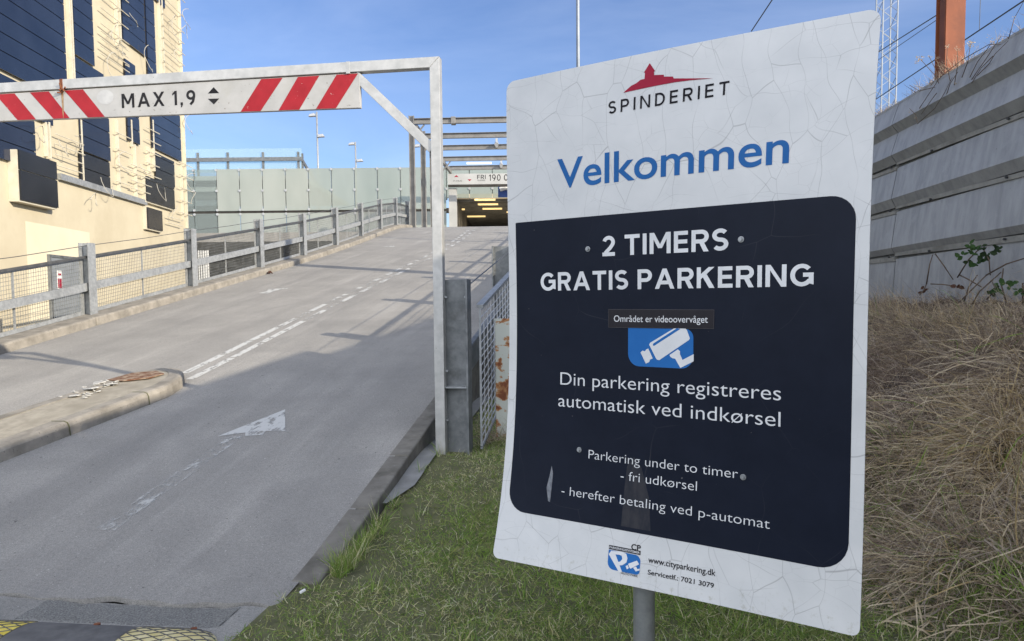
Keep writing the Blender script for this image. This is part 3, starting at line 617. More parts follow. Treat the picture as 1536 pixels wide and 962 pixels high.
def caps(name, text, mat, parent, surf, s0, s1, base, cap, w, off, gap=0.14, cell=0.03):
    x = 0; out = []
    for i, c in enumerate(text):
        W, g_ = glyph(c, w); out.append((x, g_)); x += W + (gap if c != ' ' else 0)
    x -= gap; k = (s1 - s0) / x; polys = []; n = 0; groups = []
    for x0_, g_ in out:
        for j, polyset in enumerate(g_): groups.append((j, [[(s0 + (x0_ + a) * k, base + b * cap) for a, b in p] for p in polyset]))
    # pieces of one letter that overlap lie a hair apart
    bylayer = {}
    for j, ps in groups: bylayer.setdefault(j, []).extend(ps)
    allp = []
    mx_ = max(bylayer) + 1
    o = None; polys = []; lays = []
    for j in sorted(bylayer): polys += bylayer[j]; lays += [j] * len(bylayer[j])
    def surf2(s, t, o_): return surf(s, t, o_)
    # encode the layer through a wrapper list
    order = sorted(range(len(polys)), key=lambda i: lays[i])
    bm_polys = [polys[i] for i in order]; ls = [lays[i] for i in order]
    return flat_l(name, mat, parent, surf, bm_polys, ls, off, cell)
def flat_l(name, mat, parent, surf, polys, lays, off, cell):
    m = None
    o = flat(name, mat, parent, surf, polys, off, cell, layer=0.0) if len(set(lays)) == 1 else None
    if o: return o
    objs = []
    bm = bmesh.new(); o0 = ORG[parent.name]; me = bpy.data.meshes.new(name)
    vs_all, fs_all, uv_all = [], [], []
    for lv in sorted(set(lays)):
        t = flat('piece', mat, parent, surf, [p for p, l_ in zip(polys, lays) if l_ == lv], off + lv * 0.00012, cell, layer=0.0)
        b = len(vs_all); vs_all += [tuple(v_.co) for v_ in t.data.vertices]; fs_all += [tuple(i + b for i in p.vertices) for p in t.data.polygons]
        d = t.data; bpy.data.objects.remove(t); bpy.data.meshes.remove(d)
    bm.free(); me.from_pydata(vs_all, [], fs_all); me.materials.append(mat)
    o = bpy.data.objects.new(name, me); COL.objects.link(o); o.parent = parent; ORG[o.name] = o0; return o
def rrect(x0, y0, x1, y1, r, n=8):
    r = r if isinstance(r, (tuple, list)) else (r,) * 4     # lower left, lower right, upper right, upper left
    P = []
    for (cx, cy, a), rr in zip(((x0, y0, 180), (x1, y0, 270), (x1, y1, 0), (x0, y1, 90)), r):
        if rr <= 0: P.append((cx, cy)); continue
        ox, oy = cx + (rr if cx == x0 else -rr), cy + (rr if cy == y0 else -rr)
        P += arc(ox, oy, rr, rr, a, a + 90, n)
    return P

# ------------------------------------------------------------------ the welcome sign
pb = sign_surf(0.6, 0.0, -0.13); pc = at_plane(966, 925, pb, SIGN_N); 
sign = thing('parking_sign', 'big white and navy welcome sign with cracked vinyl on a steel post in the grass', 'sign', (pc.x, pc.y, -0.05))
board = flat('board', M['vinyl'], sign, sign_surf, [rrect(0, 0, SPW, SPH, (0.026, 0.024, 0.036, 0.036))], 0.0, 0.04, solid=0.004)
board.data.materials.append(M['back']); board.modifiers[0].material_offset = 0
for p_ in board.data.polygons: p_.use_smooth = True
es_ = board.modifiers.new('edges', 'EDGE_SPLIT'); es_.split_angle = R(35)
navy = flat('information_panel', M['navy'], sign, sign_surf, [rrect(0.0365, 0.176, 1.2375, 1.2555, (0.075, 0.085, 0.07, 0.004))], 0.0007, 0.04)
caps('shop_name_lettering', 'SPINDERIET', M['let_black'], board, sign_surf, 0.4376, 0.8572, 1.5964, 0.0425, 0.155, 0.0012, gap=0.40)
RED = [(0.4931, 1.66), (0.5214, 1.6789), (0.5403, 1.6844), (0.555, 1.6931), (0.5691, 1.6933), (0.57, 1.7138), (0.5662, 1.7153), (0.5852, 1.743), (0.6063, 1.7125), (0.6017, 1.7120), (0.6031, 1.7003), (0.6373, 1.6955), (0.6384, 1.6892), (0.6693, 1.684), (0.6723, 1.6774), (0.8047, 1.655), (0.735, 1.6612), (0.6792, 1.6640), (0.63, 1.6640), (0.5882, 1.6632), (0.54, 1.6618)]
flat('logo', M['let_red'], board, sign_surf, [RED], 0.0012)
words('welcome_lettering', 'Velkommen', M['let_blue'], board, sign_surf, 0.2303, 1.0469, 1.3650, 0.1005, 0.0012, offset=0.011)
caps('parking_time_lettering', '2 TIMERS', M['let_white'], navy, sign_surf, 0.4168, 0.8689, 1.1145, 0.0690, 0.185, 0.0016, gap=0.145)
caps('parking_time_lettering', 'GRATIS PARKERING', M['let_white'], navy, sign_surf, 0.1502, 1.1266, 0.9990, 0.0660, 0.185, 0.0016, gap=0.145)
words('registration_lettering', 'Din parkering registreres', M['let_white'], navy, sign_surf, 0.2383, 1.0371, 0.6580, 0.0450, 0.0016, offset=-0.005)
words('registration_lettering', 'automatisk ved indkørsel', M['let_white'], navy, sign_surf, 0.2313, 1.0367, 0.5785, 0.0450, 0.0016, offset=-0.005)
words('terms_lettering', 'Parkering under to timer', M['let_white'], navy, sign_surf, 0.3664, 0.9080, 0.4035, 0.0312, 0.0016, offset=-0.010)
words('terms_lettering', '- fri udkørsel', M['let_white'], navy, sign_surf, 0.497, 0.7739, 0.3460, 0.0312, 0.0016, offset=-0.010)
words('terms_lettering', '- herefter betaling ved p-automat', M['let_white'], navy, sign_surf, 0.2631, 1.0114, 0.2634, 0.0312, 0.0016, offset=-0.010)
ic = flat('camera_pictogram', M['icon_blue'], navy, sign_surf, [rrect(0.5165, 0.7390, 0.7545, 0.8680, (0.042, 0.042, 0.028, 0))], 0.0012)
def kf(P): return [(.5177 + (x - 455) * .000444, .8656 - (y - 292) * .000415 + (x - 455) * .0000155) for x, y in P]
camp = [kf([(560, 487), (577, 472), (598, 478), (607, 463), (625, 455), (663, 535), (640, 545), (633, 565), (605, 578)]),
        kf([(633, 425), (640, 410), (842, 294), (925, 298), (938, 312), (962, 378), (952, 392), (718, 548), (700, 546), (690, 535)]),
        kf([(800, 508), (868, 462), (885, 478), (884, 500), (905, 546), (992, 500), (992, 556), (888, 609), (846, 536), (824, 533), (808, 522)])]
flat('camera_symbol', M['let_white'], navy, sign_surf, camp, 0.0018)
flat('camera_slot', M['icon_blue'], navy, sign_surf, [kf([(664, 425), (668, 415), (858, 297), (888, 302), (676, 433), (668, 433)])], 0.0024)
stk = flat('sticker', M['sticker_rim'], sign, sign_surf, [[(.4393, .8686), (.8243, .8700), (.8253, .9306), (.4395, .9317)]], 0.0026)
flat('sticker_face', M['sticker'], stk, sign_surf, [[(.4405, .8698), (.8231, .8712), (.8241, .9294), (.4407, .9305)]], 0.0030)
words('sticker_lettering', 'Området er videoovervåget', M['let_white'], stk, sign_surf, 0.4621, 0.8042, 0.8890, 0.0215, 0.0034, offset=0.003)
flat('dirt_streak', M['streak'], navy, sign_surf, [[(.508, .190), (.618, .190), (.606, .30), (.575, .395), (.545, .43), (.52, .395), (.513, .32)]], 0.00105)
flat('scuff', M['peel'], navy, sign_surf, [[(.1984, .2783), (.210, .232), (.2179, .2295), (.2218, .3329), (.2141, .3603), (.209, .33)]], 0.0012)
def kl(P): return [(.4686 + (x - 232) * .000351 + (y - 170) * .000033, .1042 - (y - 170) * .000314 + (x - 232) * .0000616) for x, y in P]
lg = flat('operator_logo', M['icon_blue'], board, sign_surf, [rrect(.4690, .0405, .5890, .1040, (0.024, 0.012, 0.02, 0.001))], 0.0012)
flat('logo_band', M['let_black'], board, sign_surf, [rrect(.4690, .1062, .5872, .1200, 0)], 0.0012)
words('logo_lettering', 'PARKERINGSSYSTEMER', M['let_white'], board, sign_surf, .4715, .5845, .1098, .0070, 0.0018, offset=0.012)
words('logo_lettering', 'CP', M['let_black'], board, sign_surf, .5523, .5869, .1192, .0185, 0.0018, offset=0.02)
words('logo_lettering', 'AUTO PARK', M['let_black'], board, sign_surf, .5226, .5848, .0330, .0070, 0.0018, offset=0.008)
pP = kl([(232, 215), (268, 186), (405, 395), (365, 410)])
flat('logo_letter', M['let_white'], board, sign_surf, [kl([(234, 218), (262, 180), (300, 205), (372, 398), (345, 412)])] , 0.0018)
rr_ = [kl([p])[0] for p in [(262, 184), (372, 192), (420, 215), (432, 262), (420, 305), (380, 332), (336, 336), (322, 300), (352, 296), (378, 270), (372, 236), (345, 224), (292, 220)]]
flat('logo_letter', M['let_white'], board, sign_surf, [rr_], 0.0022)
flat('logo_symbol', M['let_white'], board, sign_surf, [kl([(412, 342), (434, 330), (444, 362), (424, 376)]), kl([(438, 318), (530, 284), (552, 322), (462, 368), (448, 352)]), kl([(490, 358), (520, 344), (532, 372), (556, 366), (556, 384), (516, 396)])], 0.0022)
words('web_address_lettering', 'www.cityparkering.dk', M['let_black'], board, sign_surf, .6168, .8479, .0878, .0190, 0.0014, offset=0.012)
words('phone_lettering', 'Servicetlf.: 7021 3079', M['let_black'], board, sign_surf, .6184, .8449, .0495, .0150, 0.0014, offset=0.014)
for (s, t) in ((0.3575, 1.1425), (0.909, 1.146), (0.3274, 0.4302), (0.9248, 0.4108)):
    b_ = MB(); p0, p1, p2 = sign_surf(s, t, 0.0008), sign_surf(s, t, 0.003), sign_surf(s, t, 0.010)
    b_.tube([p0, p1], 0.0095, 16); b_.tube([p1, p2], [0.0068, 0.006], 6); b_.build('bolt', M['galv'], sign)
pm = MB(); pm.tube([(pc.x, pc.y, -0.4), (pc.x, pc.y, 1.25), (pc.x, pc.y, 1.95)], 0.038, 24); po_ = pm.build('post', M['galv'], sign, smooth=False)
for p_ in po_.data.polygons: p_.use_smooth = len(p_.vertices) == 4
for t in (1.144, 0.42):
    rl_ = MB(); rl_.bar(sign_surf(0.30, t, -0.032), sign_surf(0.95, t, -0.032), 0.03, 0.045); rl_.build('mounting_rail', M['galv'], sign)

# ------------------------------------------------------------------ height gate and its warning bar
BAZ = R(-81); BD = Vector((math.sin(BAZ), math.cos(BAZ), 0)); BN = Vector((-BD.y, BD.x, 0))   # BN faces the camera side
if BN.y > 0: BN = -BN
GX = Vector((-0.618, 6.579, 0.20)); GT = 3.615; TW = 0.086; SPAN = 7.55
gate = thing('height_gate', 'bare aluminium height limit gate with a diagonal brace, standing at the ramp entry', 'gate', GX)
def vert_tube(p, z0, z1, wd, wn):
    m = MB(); a, b = BD * wd / 2, BN * wn / 2
    q = [p - a - b, p + a - b, p + a + b, p - a + b]; return m.hexa([Vector((c.x, c.y, z0)) for c in q], [Vector((c.x, c.y, z1)) for c in q])
# post and beam meet in a mitre
m = MB(); a, b = BD * TW / 2, BN * TW / 2
m.hexa([GX + c + Vector((0, 0, -0.3)) for c in (-a - b, a - b, a + b, -a + b)], [Vector((c.x, c.y, z)) for c, z in ((GX - a - b, GT), (GX + a - b, GT - TW), (GX + a + b, GT - TW), (GX - a + b, GT))])
m.build('post', M['alu'], gate, bevel=0.004)
gl = GX + BD * SPAN
m = MB(); zf = [GX - a - b, GX - a + b, GX + a - b, GX + a + b]
def at(p, z): return Vector((p.x, p.y, z))
m.add([at(GX - a - b, GT + 0.001), at(GX - a + b, GT + 0.001), at(GX + a + b, GT - TW), at(GX + a - b, GT - TW), at(gl - a - b, GT + 0.001), at(gl - a + b, GT + 0.001), at(gl - a + b, GT - TW), at(gl - a - b, GT - TW)],
      [(0, 1, 2, 3), (4, 7, 6, 5), (0, 4, 5, 1), (1, 5, 6, 2), (2, 6, 7, 3), (3, 7, 4, 0)])
m.build('beam', M['alu'], gate, bevel=0.004)
m = vert_tube(gl, 0.2, GT - TW - 0.002, TW, TW); m.build('post', M['alu'], gate, bevel=0.004)
for base_, sg in ((GX, 1), (gl, -1)):
    m = MB(); p, q = at(base_ + BD * sg * (TW / 2 - 0.01), 2.86), at(base_ + BD * sg * 0.70, GT - TW - 0.02); m.bar(p, q, 0.06, 0.078, BN.cross(q - p)); m.build('brace', M['alu'], gate, bevel=0.003)
PO = GX + BN * (TW / 2 - 0.012); 
def pan(px, py):   # pixel of the photograph -> metres along the bar and height
    P = at_plane(px, py, PO + BN * 0.0, BN); return ((P - PO).dot(BD), P.z)
wb0, zb0 = pan(540, 162); wt0, zt0 = pan(540, 109.5); zl_t, zl_b = pan(0, 137)[1], pan(0, 182)[1]
W_END = 6.75; w0_ = (wb0 + wt0) / 2
ZT = GT - TW - 0.008; ZBm = (zb0 + zl_b) / 2
def pan_surf(s, t, off): return PO + BD * s + BN * off + Vector((0, 0, t - PO.z))
bar = thing('clearance_bar', 'white hanging warning bar with red diagonal stripes under the gate beam', 'warning sign', (PO + BD * 3).to_tuple()[:2] + (ZBm,))
m = MB(); c0, c1 = PO + BD * w0_ - BN * 0.02, PO + BD * W_END - BN * 0.02
zs = lambda w: zb0 + (zl_b - zb0) * (w - w0_) / (pan(0, 182)[0] - w0_)
m.hexa([at(c0 - BN * 0.02, zs(w0_)), at(c1 - BN * 0.02, zs(W_END)), at(c1 + BN * 0.02, zs(W_END)), at(c0 + BN * 0.02, zs(w0_))], [at(c0 - BN * 0.02, ZT), at(c1 - BN * 0.02, ZT), at(c1 + BN * 0.02, ZT), at(c0 + BN * 0.02, ZT)])
panel = m.build('panel', M['bar_white'], bar, bevel=0.004)
c37 = lambda x, y: (x / 3.7, y / 3.7)
st_px = [[c37(-25, 508), c37(80, 500), c37(200, 660), c37(98, 668)], [c37(165, 493), c37(270, 487), c37(387, 652), c37(297, 658)], [c37(357, 482), c37(460, 478), c37(582, 639), c37(488, 648)],
         [(392, 118), (424, 116), (391, 165), (361, 166)], [(447, 114.5), (479, 113), (449, 164), (418, 165)], [(505, 111.5), (537, 110), (504, 162), (474, 163)]]
def clampz(P):
    out = []
    for i, q in enumerate(P):
        w, z = pan(*q); out.append((w, ZT - 0.004 if i < 2 else zs(w) + 0.004))
    return out
for q in st_px: flat('stripe', M['bar_red'], bar, pan_surf, [clampz(q)], 0.0015, 0)
q = [(w + 0.62, z) for w, z in clampz(st_px[0])]; flat('stripe', M['bar_red'], bar, pan_surf, [q], 0.0015, 0)
def mir(s, t, off, k=[0]): return pan_surf(-s, t, off)
l0, l1 = pan(183, 160)[0], pan(293.5, 155)[0]; zbm = pan(238, 159.5)[1]; zcm = pan(238, 138)[1]
caps('height_lettering', 'MAX 1,9', M['bar_black'], bar, mir, -l0, -l1, zbm, zcm - zbm, 0.18, 0.0016, gap=0.26, cell=0)
t0 = [pan(312, 140.5), pan(329, 140), pan(320.5, 131)]; flat('arrow_symbol', M['bar_black'], bar, pan_surf, [t0], 0.0016, 0)
t0 = [pan(312, 148.5), pan(329, 148), pan(321, 157)]; flat('arrow_symbol', M['bar_black'], bar, pan_surf, [t0], 0.0016, 0)
sc_ = pan(158, 146); flat('scrubbed_patch', M['scrub'], bar, pan_surf, [arc(sc_[0], sc_[1], 0.085, 0.065, 0, 340, 14)], 0.0011, 0)
for w in (w0_ + 0.10, pan(93, 128)[0], 6.2):
    m = MB(); m.box(PO + BD * w - BN * 0.037 + Vector((0, 0, GT - TW / 2 - PO.z - 0.004)), (0.035, TW + 0.014, TW + 0.016), (BD, BN, Vector((0, 0, 1))))
    m.build('hanger', M['alu'] if w < 1 else M['rust'], bar, bevel=0.003)
wr = pan(93, 128)[0]
m = MB()
for k in range(7):
    a_ = rng.uniform(0, 6.28); c = PO + BD * (wr + rng.uniform(-.03, .03)) + BN * 0.012 + Vector((0, 0, GT - TW - 0.01 + rng.uniform(-.03, .02) - PO.z)); m.tube([c, c + BD * rng.uniform(-.04, .04) + Vector((0, 0, rng.uniform(-.03, .05))) + BN * 0.02], 0.007, 6)
m.build('rusty_wire_tie', M['rust'], bar)
flat('rust_run', M['rust_stain'], bar, pan_surf, [[(wr - .012, ZT - .004), (wr + .012, ZT - .004), (wr + .006, ZT - .2), (wr, ZT - .27), (wr - .006, ZT - .2)]], 0.0021, 0)

# ------------------------------------------------------------------ fences beside the ramp
def wiremesh(A, B, h0, h1, dx, dz, r, wob=0.0):   # A, B: functions of height -> point at both ends
    m = MB(); a0, b0 = A(h0), B(h0); Ln = (b0 - a0).length; nx = int(Ln / dx); nz_ = int((h1 - h0) / dz)
    for i in range(nx + 1):
        t = i / nx; p, q = A(h0).lerp(B(h0), t), A(h1).lerp(B(h1), t); m.tube([p, q], r, 4)
    for j in range(nz_ + 1):
        h = h0 + (h1 - h0) * j / nz_; seg = 2 if wob == 0 else 12; P_ = []
        for i in range(seg):
            t = i / (seg - 1); P_.append(A(h).lerp(B(h), t) + Vector((0, 0, wob * math.sin(t * 9 + j * 1.3))))
        m.tube(P_, r, 4)
    return m
LU = U_KL - 0.31
lf = thing('ramp_fence', 'long galvanised fence with mesh panels and I-beam posts on the left kerb of the ramp', 'fence', RP(LU, 16, 0.14))
LV = [2.5, 5.6, 8.72, 11.87, 15.1, 18.3, 21.1, 24.1, 27.3, 30.6, 33.8, 36.8]
ZU = Vector((0, 0, 1))
def latdir(v): return Vector((math.cos(head(v)), -math.sin(head(v)), 0))
for v in LV:
    m = MB(); p = RP(LU, v, 0.10); m.ibeam(p, p + ZU * 1.22, 0.19, 0.17, 0.014, 0.012, latdir(v)); m.build('post', M['galv'], lf)
KZ = 0.14
for v0_, v1_ in zip(LV[:-1], LV[1:]):
    g0, g1 = v0_ + 0.01, v1_ - 0.01
    A = lambda h, du=0.0: RP(LU + du, v0_ + 0.02, KZ + h); B = lambda h, du=0.0: RP(LU + du, v1_ - 0.02, KZ + h)
    m = MB(); m.bar(A(0.46), B(0.46), 0.06, 0.13); m.build('guard_rail', M['galv'], lf, bevel=0.003)
    m = MB(); m.bar(A(0.955), B(0.955), 0.05, 0.035); m.build('handrail', M['galv_dark'], lf)
    o_ = -0.065
    Am = lambda h: RP(LU + o_, v0_ + 0.10, KZ + h); Bm = lambda h: RP(LU + o_, v1_ - 0.10, KZ + h)
    fr = wiremesh(Am, Bm, 0.06, 0.90, 0.05, 0.06, 0.0031).build('mesh_panel', M['galv_dull'], lf)
    m = MB(); m.bar(Am(0.035), Bm(0.035), 0.03, 0.06); m.bar(Am(0.918), Bm(0.918), 0.03, 0.03)
    mid_ = lambda h: Am(h).lerp(Bm(h), 0.5); m.bar(mid_(0.06), mid_(0.90), 0.025, 0.02, (0, 1, 0)); m.bar(Am(0.06), Am(0.9), 0.025, 0.02, (0, 1, 0)); m.bar(Bm(0.06), Bm(0.9), 0.025, 0.02, (0, 1, 0)); 
    m.build('panel_frame', M['galv'], fr)
    m = MB(); m.tube([RP(LU + 0.02, v0_, KZ + 1.14), RP(LU + 0.02, (v0_ + v1_) / 2, KZ + 1.125), RP(LU + 0.02, v1_, KZ + 1.14)], 0.006, 5); m.build('top_wire', M['galv_dark'], lf)
rp0 = at_y(686, 600, 6.62); ru, rv = UV(rp0.x, rp0.y)
rf = thing('side_fence', 'galvanised mesh fence with a heavy H-section end post beside the gate post', 'fence', (rp0.x, rp0.y, 0.22))
RV = [rv, rv + 3.0, rv + 6.1, rv + 9.2, rv + 12.3, rv + 15.4, rv + 18.5, rv + 21.6]
for i, v in enumerate(RV):
    p = RP(ru, v); z1 = p.z + 1.36; z0 = 0.18 if i == 0 else p.z - 0.3; m = MB()
    m.ibeam(at(p, z0), at(p, z1), 0.19, 0.23, 0.017, 0.013, latdir(v)); 
    ps = m.build('post', M['galv_dull'], rf)
    if i == 0:
        m = MB(); zc = at_y(686, 580, p.y).z; m.box(at(p, zc), (0.20, 0.16, 0.014), (latdir(v), Vector((math.sin(head(v)), math.cos(head(v)), 0)), ZU)); m.build('stiffener', M['galv'], ps)
        m = MB()
        for zz, du in ((z1 - 0.15, -.085), (z1 - 0.15, .085), (zc + 0.14, -.085), (0.55, -.085)):
            c = at(p, zz) + latdir(v) * du - Vector((0, 0.006, 0)); m.tube([c, c + Vector((0, -0.05, 0))], 0.011, 6)
        m.build('bolt', M['galv'], ps)
for k_, (v0_, v1_) in enumerate(zip(RV[:-1], RV[1:])):
    A = lambda h: RP(ru + 0.20, v0_ + 0.05, 0.02 + h); B = lambda h: RP(ru + 0.20, v1_ + 0.03, 0.02 + h)
    h_lo = -0.12
    fr = wiremesh(A, B, h_lo, 1.06, 0.21, 0.066, 0.0046, wob=0.007).build('mesh_panel', M['wire_zinc'], rf)
    m = MB(); m.bar(A(1.10), B(1.10), 0.06, 0.03); m.bar(A(h_lo - 0.02), B(h_lo - 0.02), 0.02, 0.02); m.bar(A(h_lo), A(1.08), 0.018, 0.014, (0, 1, 0)); m.bar(B(h_lo), B(1.08), 0.018, 0.014, (0, 1, 0))
    m.build('panel_frame', M['galv'], fr)
    A2 = lambda h: RP(ru - 0.02, v0_ + 0.12, h); B2 = lambda h: RP(ru - 0.02, v1_ - 0.12, h)
    m = MB(); m.bar(A2(0.52), B2(0.52), 0.06, 0.24); m.build('guard_rail', M['galv_dull'], rf, bevel=0.008)
    m = MB(); m.tube([RP(ru + 0.1, v0_, 1.30), RP(ru + 0.1, v1_, 1.30)], 0.006, 5); m.build('top_wire', M['galv_dark'], rf)
p = at_y(754, 655, 7.12); m = MB(); tp = at_y(754, 478, 7.12).z
m.box((p.x + 0.035, 7.12, (tp + p.z) / 2 - 0.1), (0.19, 0.012, tp - p.z + 0.2)); m.box((p.x - 0.055, 7.16, (tp + p.z) / 2 - 0.1), (0.012, 0.07, tp - p.z + 0.198)); m.box((p.x + 0.125, 7.16, (tp + p.z) / 2 - 0.1), (0.012, 0.07, tp - p.z + 0.198))
rwp = m.build('marker_post', M['rusty_white'], bevel=0.006); tag(rwp, 'short white steel post with rusty patches, half hidden by the sign edge', 'post')

# ------------------------------------------------------------------ building with the solar facade
FA = R(-4); FE = Vector((math.sin(FA), math.cos(FA), 0)); FN = Vector((math.cos(FA), -math.sin(FA), 0)); F0 = Vector((-10.0, 17.0, 0))
def fw(px, py, off=0.0):
    P = at_plane(px, py, F0 + FN * off, FN); return ((P - F0).dot(FE), P.z)
def cb(x, y, off=0.0): return fw(x / 2.748, y / 2.748, off)
def FP(w, z, off=0.0): return F0 + FE * w + FN * off + Vector((0, 0, z))
FW1 = fw(281, 345)[0]; FW0 = -9.0; FTOP = 16.0
bl = thing('building', 'cream rendered building clad in dark blue solar panels behind the left fence', 'building', FP(FW1 / 2, 0))
def fbox(m, w0, w1, z0, z1, o0, o1): return m.box(FP((w0 + w1) / 2, (z0 + z1) / 2, (o0 + o1) / 2), (abs(w1 - w0), abs(o1 - o0), abs(z1 - z0)), (FE, FN, ZU))
m = MB(); fbox(m, FW0, FW1, -0.2, FTOP, -12, 0); m.build('wall', M['stucco'], bl)
zg1, zg0 = fw(86, 266)[1], fw(216, 303)[1]
m = MB()
def panel_field(name, tl, br, off, mat, row=0.36, frame=False):
    w0 = cb(tl[0], max(tl[1], 60), off)[0]; z1 = cb(*tl, off)[1]; w1, z0 = cb(*br, off); w0 = FW0 + 0.2 if tl[0] == 0 else w0; z1 = min(z1, FTOP - 0.2)
    m = MB(); z = z0
    while z < z1 - 0.02:
        e = min(z + row, z1); fbox(m, w0, w1, z + 0.009, e - 0.009, off - 0.03, off); z = e
    o = m.build(name, mat, bl)
    m = MB(); fbox(m, w0 - (0.035 if frame else -0.004), w1 - 0.004, z0 - (0.03 if frame else -0.01), z1 - 0.01, 0.002 if frame else off - 0.045, off - 0.034); m.build('panel_frame', M['rail_white'] if frame else M['dark'], o); return o
B_ = 0.07
for tl, br in (((0, -900), (281, 424)), ((0, 300), (220, 522)), ((0, 440), (152, 700)), ((303, -900), (391, 276)), ((303, 228), (432, 424)), ((326, 400), (457, 668)), ((505, -900), (602, 236)), ((602, -900), (650, 420)), ((622, 400), (749, 668)), ((642, -900), (681, 38)), ((515, 240), (563, 420)), ((523, 400), (578, 600))):
    panel_field('solar_panel', tl, br, B_, M['solar'])
for tl, br in (((330, 620), (457, 790)), ((640, 628), (722, 775))): panel_field('solar_panel', tl, br, B_, M['solar_dark'])
for tl, br in (((78, 615), (242, 860)), ((603, 724), (722, 865)), ((608, 850), (672, 955))): panel_field('projecting_panel', tl, br, 0.13 if br[0] > 300 else 0.22, M['solar_dark'], 0.6, True)
m = MB(); w0g, w1g = cb(236, 728)[0], cb(594, 832)[0]; zg = (cb(236, 728)[1] + cb(594, 822)[1]) / 2; fbox(m, w0g, w1g, zg - 0.12, zg + 0.02, 0.004, 0.09); m.build('steel_beam', M['galv'], bl)
for xs_, y0, y1 in ((284, -600, 330), (293, -600, 330), (480, -600, 200), (493, -600, 180), (312, 490, 760), (522, 490, 600), (612, 490, 700), (657, -600, 310), (668, -600, 310), (742, -600, 935), (165, 500, 640), (178, 500, 650), (533, 590, 810), (590, 600, 720), (463, 490, 790), (725, 670, 900)):
    w, _ = cb(xs_, 300); z1 = min(cb(xs_, y0)[1], FTOP - .3); z0 = cb(xs_, y1)[1]
    m = MB(); fbox(m, w - 0.025, w + 0.025, z0, z1, 0.003, 0.085); m.build('upright_rail', M['rail_white'], bl)
for xa, xb_, ya, yb, n in ((395, 503, 80, 235, 5), (395, 503, -300, 60, 6), (655, 738, 30, 270, 5), (655, 738, -400, 20, 6), (205, 322, 530, 700, 4), (458, 520, 510, 780, 4), (585, 640, 500, 740, 5), (520, 598, 660, 790, 4), (722, 775, 640, 900, 5), (675, 735, 880, 930, 2), (500, 512, 170, 300, 2)):
    for i in range(n):
        y = ya + (yb - ya) * (i + 0.5) / n; w0, z = cb(xa, y); w1 = cb(xb_, y)[0]
        m = MB(); m.tube([FP(w0, z, 0.11), FP(w1 + rng.uniform(-0.05, 0.12), z, 0.13)], 0.013, 5); m.build('bracket_rod', M['rail_white'], bl)
for xa, ya in ((520, 60), (440, 110), (430, 250), (585, 225), (700, 120), (690, 60), (710, 210), (120, 525), (225, 580), (275, 560), (410, 740), (350, 800), (480, 650), (560, 680), (700, 860), (735, 120), (755, 500), (765, 735), (775, 800), (640, 770), (455, 160), (745, 60)):
    w, z = cb(xa, ya); ra, rb = rng.uniform(0.12, 0.32), rng.uniform(0.12, 0.3); a0 = rng.uniform(0, 6.28); P = []
    for i in range(14):
        a = a0 + i * rng.uniform(0.28, 0.36); P.append(FP(w + ra * math.cos(a) * (1 + 0.04 * i), z + rb * math.sin(a) - 0.02 * i, 0.20 + 0.06 * math.sin(a * 1.7)))
    m = MB(); m.tube(P, 0.008, 5); m.build('cable_loop', M['cable'], bl)
pw0, pz1 = fw(37, 323); pw1, _ = fw(136, 400)
m = MB(); fbox(m, pw0, pw1, -0.1, pz1 - 0.12, 0.002, 0.006); m.build('painted_patch', M['stucco_light'], bl)
dw0, dz1 = fw(72, 386); dw1, _ = fw(118, 400)
m = MB(); fbox(m, dw0, dw1, -0.1, dz1, 0.008, 0.05); dr = m.build('door', M['door'], bl)
m = MB(); fbox(m, dw0 - 0.06, dw0, -0.1, dz1 + 0.06, 0.008, 0.07); fbox(m, dw1, dw1 + 0.06, -0.1, dz1 + 0.06, 0.008, 0.07); fbox(m, dw0 + .002, dw1 - .002, dz1 + .002, dz1 + 0.06, 0.008, 0.069); m.build('door_frame', M['galv_dull'], dr)
sw, sz = fw(85.5, 420); m = MB(); fbox(m, sw - 0.10, sw + 0.10, sz - 0.2, sz + 0.2, 0.052, 0.06); m.build('door_notice', M['white'], dr)
m = MB(); fbox(m, sw - 0.085, sw + 0.085, sz - 0.18, sz + 0.03, 0.0602, 0.064); fbox(m, sw - 0.07, sw + 0.07, sz + 0.10, sz + 0.14, 0.0602, 0.064); m.build('notice_marking', M['let_red'], dr)

# ------------------------------------------------------------------ glass screens and the upper deck of the car park
GY = 52.0
pk = thing('parking_deck', 'car park deck behind tall frosted green glass screens at the top of the ramp', 'car park', (-10, GY, 0))
sx = [270 - 34.5 * 3 + 34.5 * i for i in range(0, 27)]
seams = [at_y(sx_, 320, GY).x for sx_ in [257.5 + 34.4 * (i - 3) for i in range(27)]]
zt_, zm_, zb_ = at_y(450, 253, GY).z, at_y(450, 318, GY).z, at_y(450, 383, GY).z
gar_x = at_y(682, 320, GY).x; z_open = at_y(700, 298.5, GY).z
for i, (a, b) in enumerate(zip(seams[:-1], seams[1:])):
    px_mid = 257.5 + 34.4 * (i - 3) + 17
    mat = M['clear'] if px_mid < 328 else M['frost']; thin = px_mid > 455
    for z0, z1 in ((zm_ + 0.10, zt_), (zb_, zm_ - 0.06)):
        zz0 = z0
        if (a + b) / 2 > gar_x - 0.6:
            zz0 = max(z0, z_open + 0.05)
            if zz0 > z1 - 0.3: continue
        m = MB(); m.box(((a + b) / 2, GY, (zz0 + z1) / 2), (b - a - 0.05, 0.02, z1 - zz0)); m.build('glass_pane', M['frost_thin'] if thin and z0 > zm_ else mat, pk)
